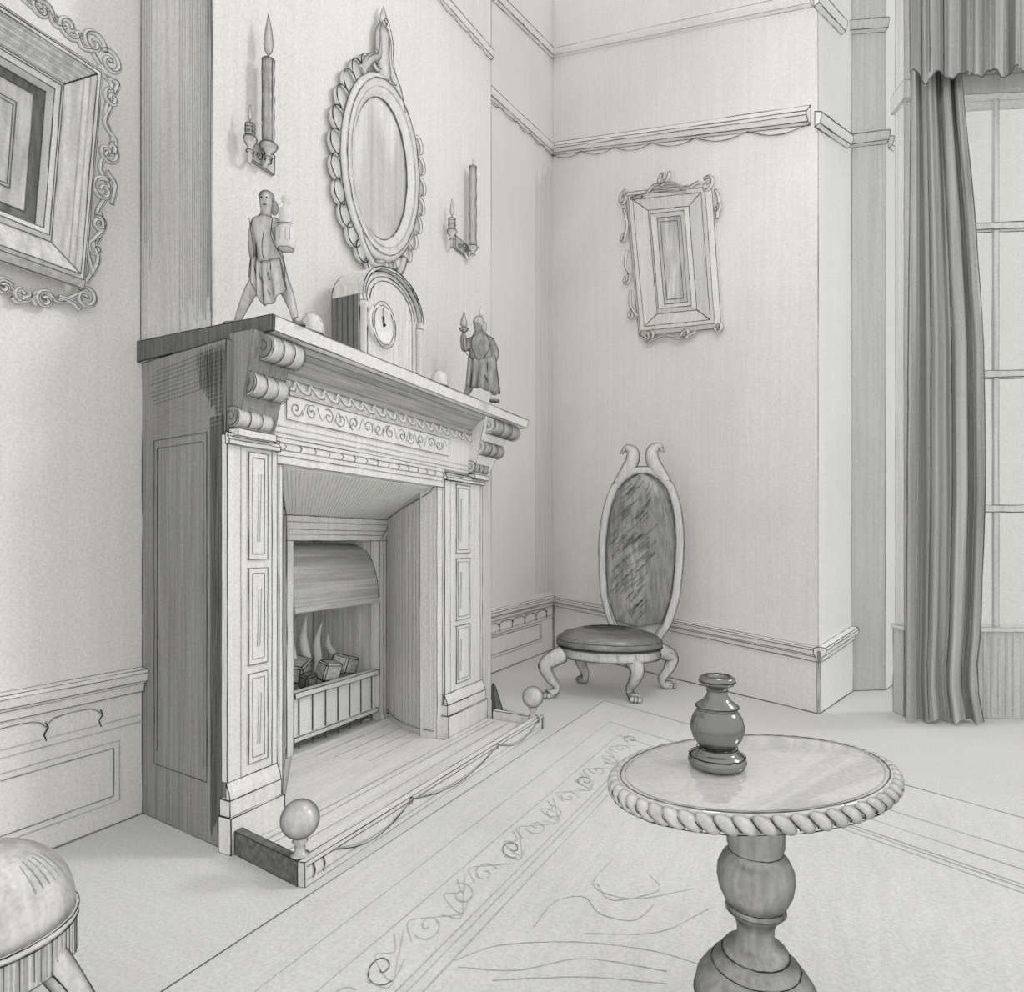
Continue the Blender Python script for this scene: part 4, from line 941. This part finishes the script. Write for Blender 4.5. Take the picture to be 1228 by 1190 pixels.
for i in range(nb):
    a = 2 * PI * i / nb; p = rim_pt(a); t_ = V((-RX * math.sin(a) + SHR * RY * math.cos(a), RY * math.cos(a), 0)).normalized(); n_ = V((t_.y, -t_.x, 0))
    ax = (t_ * .80 - UP * .60).normalized(); ay = n_; az = ax.cross(ay)
    R_ = Matrix((ax, ay, az)).transposed().to_4x4()
    m.ball(p, 1, (.0205, .0125, .0105), 10, 0, R_)
    p2 = rim_pt(a + PI / nb); m.stroke([p2 + t_ * (.008 - .016 * k / 6) * 1.0 + UP * (-.009 + .018 * k / 6) + n_ * (.002 + .0085 * math.sin(PI * k / 6)) for k in range(7)], LT * 1.0, 3)
m.build('rope_edge', M['rope'], tb)
m = MB(); m.stroke([(RX * 1.03 * math.cos(2 * PI * i / 72) + SHR * RY * 1.03 * math.sin(2 * PI * i / 72), RY * 1.03 * math.sin(2 * PI * i / 72), zr - .011) for i in range(73)], LT, 3); m.lathe([(RX * .4, ZT - .024), (RX * .9, ZT - .024), (RX * .9, ZT - .016), (RX * .4, ZT - .016)], (0, 0, 0), 60, 1, RY / RX, M4=MSH); m.build('under_frame', M['turned'], tb)
def zz(y): return EYE - (y - HORIZ) * s
pf = [(0, ZT - .017), (34, ZT - .018), (33, zz(1012)), (30, zz(1020)), (38, zz(1028)), (43.5, zz(1040)), (44.5, zz(1052)), (42, zz(1066)), (36, zz(1079)), (33, zz(1082)), (34, zz(1088)), (31, zz(1094)), (25, zz(1100)), (21.5, zz(1110)), (21, zz(1122)), (25, zz(1131)), (36, zz(1136)), (38, zz(1141)), (36, zz(1146)), (48, zz(1152)), (50, zz(1158)), (60, zz(1166)), (68, zz(1178)), (71, zz(1194)), (68, zz(1210)), (56, zz(1224)), (44, zz(1232)), (48, .034), (80, .028), (88, .018), (88, .0075), (0, .0075)]
m = MB(); m.lathe([(r * s if r < 75 else r * s, z) for r, z in pf], (0, 0, 0), 48)
for r, y, mi in ((33.5, 1082, 3), (34.5, 1089, 1), (38.5, 1141, 3), (36.5, 1147, 1), (50.5, 1155, 3), (31, 1019, 1), (71.5, 1194, 1)):
    m.stroke([(r * s * math.cos(2 * PI * i / 48), r * s * math.sin(2 * PI * i / 48), zz(y)) for i in range(49)], LT * 1.1, mi)
m.build('pedestal', M['turned'], tb)
vb_ = fl(860, 920, ZT + .001); sv = (vb_ - O0).dot(FW) / FPX
yb = HORIZ + FPX * (EYE - vb_.z) / (sv * FPX)
vp = [(0, 0), (26, 0), (32, 3), (34, 8), (32, 14), (25, 18), (21, 22), (22, 27), (28, 35), (31, 44), (31.5, 50), (29, 60), (24.5, 67), (22, 69), (25, 72), (24, 75), (17, 80), (12.5, 86), (11.5, 92), (13, 96), (19, 99), (21, 103), (20.5, 107), (17, 109.5), (12, 108), (10, 103), (0, 102)]
m = MB(); m.lathe([(r * sv, z * sv) for r, z in vp], vb_, 40)
for r, z, mi in ((32.5, 15, 3), (23.5, 24, 3), (25, 73, 3), (23, 69.5, 1), (21.2, 103, 3), (15, 109.5, 1), (12, 92, 1)):
    m.stroke([vb_ + V((r * sv * math.cos(2 * PI * i / 40), r * sv * math.sin(2 * PI * i / 40), z * sv)) for i in range(41)], LT * 1.1, mi)
o = m.build('vase', [M['vase'], M['mid'], M['faint'], M['ink']], loc=vb_)
tag(o, 'small dark glazed vase with a flared lip standing on the rope-edged table', 'vase')

# ================================================================== STOOL
TS = 1.02; s = TS / FPX; SC = dep(-20, 1110, TS); zrim = SC.z; RS = 92 * s
st = thing('footstool', 'round domed footstool with a fringe band below the large leaning picture', 'stool', (SC.x, SC.y, 0)); LOCAL.add(st.name)
m = MB(); m.lathe([(RS * math.cos(a), zrim + .128 * math.sin(a) ** .9 if a > 0 else zrim) for a in [PI / 2 * i / 12 for i in range(12)]] + [(0, zrim + .129)], (0, 0, 0), 56)
for k in range(26):
    a = -2.2 + k * .12; q0 = [(RS * math.cos(b_) * 1.003, zrim + .128 * math.sin(b_) ** .9) for b_ in (.95 + .1 * math.sin(k * 3), .8, .62, .5)]
    if a > .1: m.stroke([(r * math.cos(a), r * math.sin(a), z + .001) for r, z in q0], .0009, 2)
m.build('domed_cushion', M['stool'], st)
m = MB(); m.lathe([(RS * .9, zrim - .012), (RS * 1.02, zrim - .012), (RS * 1.04, zrim - .006), (RS * 1.02, zrim), (RS * .9, zrim)], (0, 0, 0), 56)
for z in (zrim, zrim - .012): m.stroke([(RS * 1.035 * math.cos(2 * PI * i / 56), RS * 1.035 * math.sin(2 * PI * i / 56), z) for i in range(57)], .0012, 3)
m.build('piping', M['framep'], st)
m = MB(); zf = zrim - .070
m.grid(lambda u, v: (RS * (1 + .012 * math.sin(u * 2 * PI * 60)) * math.cos(2 * PI * u), RS * (1 + .012 * math.sin(u * 2 * PI * 60)) * math.sin(2 * PI * u), zrim - .011 - (zrim - .011 - zf) * v), 240, 2)
for k in range(80):
    a = 2 * PI * k / 80; l_ = random.uniform(.85, 1.15)
    m.stroke([(RS * 1.016 * math.cos(a), RS * 1.016 * math.sin(a), zrim - .012), (RS * 1.018 * math.cos(a), RS * 1.018 * math.sin(a), zrim - .012 - .056 * l_)], .0009, 1 if k % 3 else 2)
m.stroke([(RS * 1.015 * math.cos(2 * PI * i / 56), RS * 1.015 * math.sin(2 * PI * i / 56), zf) for i in range(57)], .0011, 1)
m.build('fringe_band', M['fringe'], st, recalc=False, boundary=False)
m = MB(); m.lathe([(0, zf + .01), (RS * .95, zf + .01), (RS * .95, zf + .02), (0, zf + .02)], (0, 0, 0), 40); m.build('seat_frame', M['wood'], st)
for a in (YAW + .05, YAW - 1.15, YAW + PI * .66, YAW + PI * 1.25):
    d = V((math.cos(a), math.sin(a), 0)); m = MB()
    pts = bez([d * RS * .82 + UP * (zf + .015), d * RS * 1.08 + UP * (zf - .03), d * RS * 1.34 + UP * (zf - .085), d * RS * 1.36 + UP * .05, d * RS * 1.48 + UP * .012], 7); n_ = len(pts)
    m.tube(pts, [.026 - .014 * i / n_ for i in range(n_)], 0, 12)
    tq = V((-d.y, d.x, 0))
    for k in (-1, 0, 1): m.stroke([p + tq * k * .024 * (1 - .5 * i / n_) + d * .012 for i, p in enumerate(pts)], .0012, 3 if k else 1)
    m.build('leg', M['wood'], st)

# ================================================================== RUG
K0 = fl(725, 842); K1 = fl(200, 1190) ; dl = (K1 - K0).normalized(); K2 = fl(1228, 984); dr = (K2 - K0).normalized()
A_, B_, D_ = K0, K0 + dl * 3.4, K0 + dr * 2.6
E_ = A_ + dl * 3.4 + dr * 2.6
zr_ = .006
m = MB(); m.prism([(p.x, p.y) for p in (A_, B_, E_, D_)], 0.0015, zr_)
def rp(u, v): return A_ + dl * u + dr * v + UP * (zr_ + .001)
LR = .0013
def rline(a, b, mi, r=LR): m.stroke([rp(*a), rp(*b)], r, mi)
rline((0, 0), (3.4, 0), 1); rline((0, 0), (0, 2.6), 1)
def inset(px, py): p = fl(px, py, zr_) - A_; d2 = dl.dot(dr); a, b = p.dot(dl), p.dot(dr); v_ = (b - a * d2) / (1 - d2 * d2); return a - v_ * d2, v_
i1 = inset(731, 866); i2 = inset(742, 882)
for u_, v_ in (i1, i2): rline((u_, v_), (3.4, v_), 2); rline((u_, v_), (u_, 2.6), 2)
i3 = inset(560, 1105)[1]
for dv in (0, .02, .05): rline((.55, i3 + dv), (3.4, i3 + dv), 2); rline((.52 + dv, i3), (.52 + dv, 2.6), 2)
mid_ = (i2[1] + i3) / 2; wid = (i3 - i2[1]) * .36
k = 0; u_ = .42
while u_ < 3.2:     # running leaf scroll in the border
    c_ = rp(u_, mid_)
    m.stroke(spiral(c_, wid * .85, 1.25, k * 1.7, dl, dr, 1 if k % 2 else -1, 20), LR * 1.1, 2 if k % 4 else 1)
    m.stroke(bez([rp(u_ + .05, mid_ + wid * .9 * (-1) ** k), rp(u_ + .12, mid_ - wid * .3 * (-1) ** k), rp(u_ + .17, mid_ - wid * (-1) ** k), rp(u_ + .20, mid_)], 5), LR * .8, 2)
    if k % 2: m.stroke(bez([rp(u_ + .08, mid_ - wid), rp(u_ + .11, mid_ - wid * .2), rp(u_ + .15, mid_ - wid * .8), rp(u_ + .16, mid_ + wid * .8), rp(u_ + .10, mid_ + wid * .5)], 5), LR * .8, 2)
    u_ += .135 + .025 * math.sin(k * 1.9); k += 1
for L in ([(735, 1030), (712, 1062), (760, 1078), (832, 1066)], [(716, 1060), (735, 1080), (790, 1068), (780, 1050)], [(640, 1112), (665, 1082), (700, 1076), (720, 1096), (760, 1104), (785, 1085)], [(545, 1152), (600, 1134), (690, 1130), (780, 1140), (850, 1160)], [(550, 1160), (620, 1164), (700, 1150), (800, 1165)], [(590, 1176), (700, 1172), (800, 1180)], [(700, 1120), (790, 1118), (850, 1090)]):
    m.stroke(bez([fl(x, y, zr_ + .001) for x, y in L], 7), LR * .8, 2)
o = m.build('rug', [M['rug'], M['mid'], M['whisper'], M['ink']], line=.0, loc=V((A_.x, A_.y, 0))); tag(o, 'large pale rug with a scrolling leaf border spread in front of the fender', 'rug')

# ================================================================== CAMERA, LIGHT
cam = bpy.data.cameras.new('camera'); co = bpy.data.objects.new('camera', cam); C.objects.link(co)
cam.sensor_fit = 'HORIZONTAL'; cam.sensor_width = 36; cam.lens = 36 * FPX / 1228.0
co.location = O0; co.rotation_euler = (PI / 2, 0, YAW); cam.clip_start = .02
cam.shift_y = (HORIZ - 595.0) / 1228.0
bpy.context.scene.camera = co
sun = bpy.data.lights.new('window_sun', 'SUN'); so = bpy.data.objects.new('window_sun', sun); C.objects.link(so)
sun.energy = .7; sun.angle = math.radians(9); sun.color = (1, .985, .94)
so.rotation_euler = V((-1, -.6, -.85)).to_track_quat('-Z', 'Y').to_euler()
w = bpy.data.worlds.new('daylight'); bpy.context.scene.world = w; w.use_nodes = True
bg = w.node_tree.nodes['Background']; bg.inputs[0].default_value = (1.0, .988, .958, 1); bg.inputs[1].default_value = .80
pl_ = bpy.data.lights.new('unseen_fill_light', 'POINT'); po = bpy.data.objects.new('unseen_fill_light', pl_); C.objects.link(po)  # added light out of view, lifts the dark back corner
pl_.energy = 24; pl_.shadow_soft_size = .16; pl_.color = (1, .99, .97); po.location = (-.2, 2.15, 2.9)
sc = bpy.context.scene
sc.view_settings.view_transform = 'Standard'; sc.view_settings.look = 'None'; sc.view_settings.exposure = 0; sc.view_settings.gamma = 1.38
sc.cycles.max_bounces = 8; sc.cycles.diffuse_bounces = 6
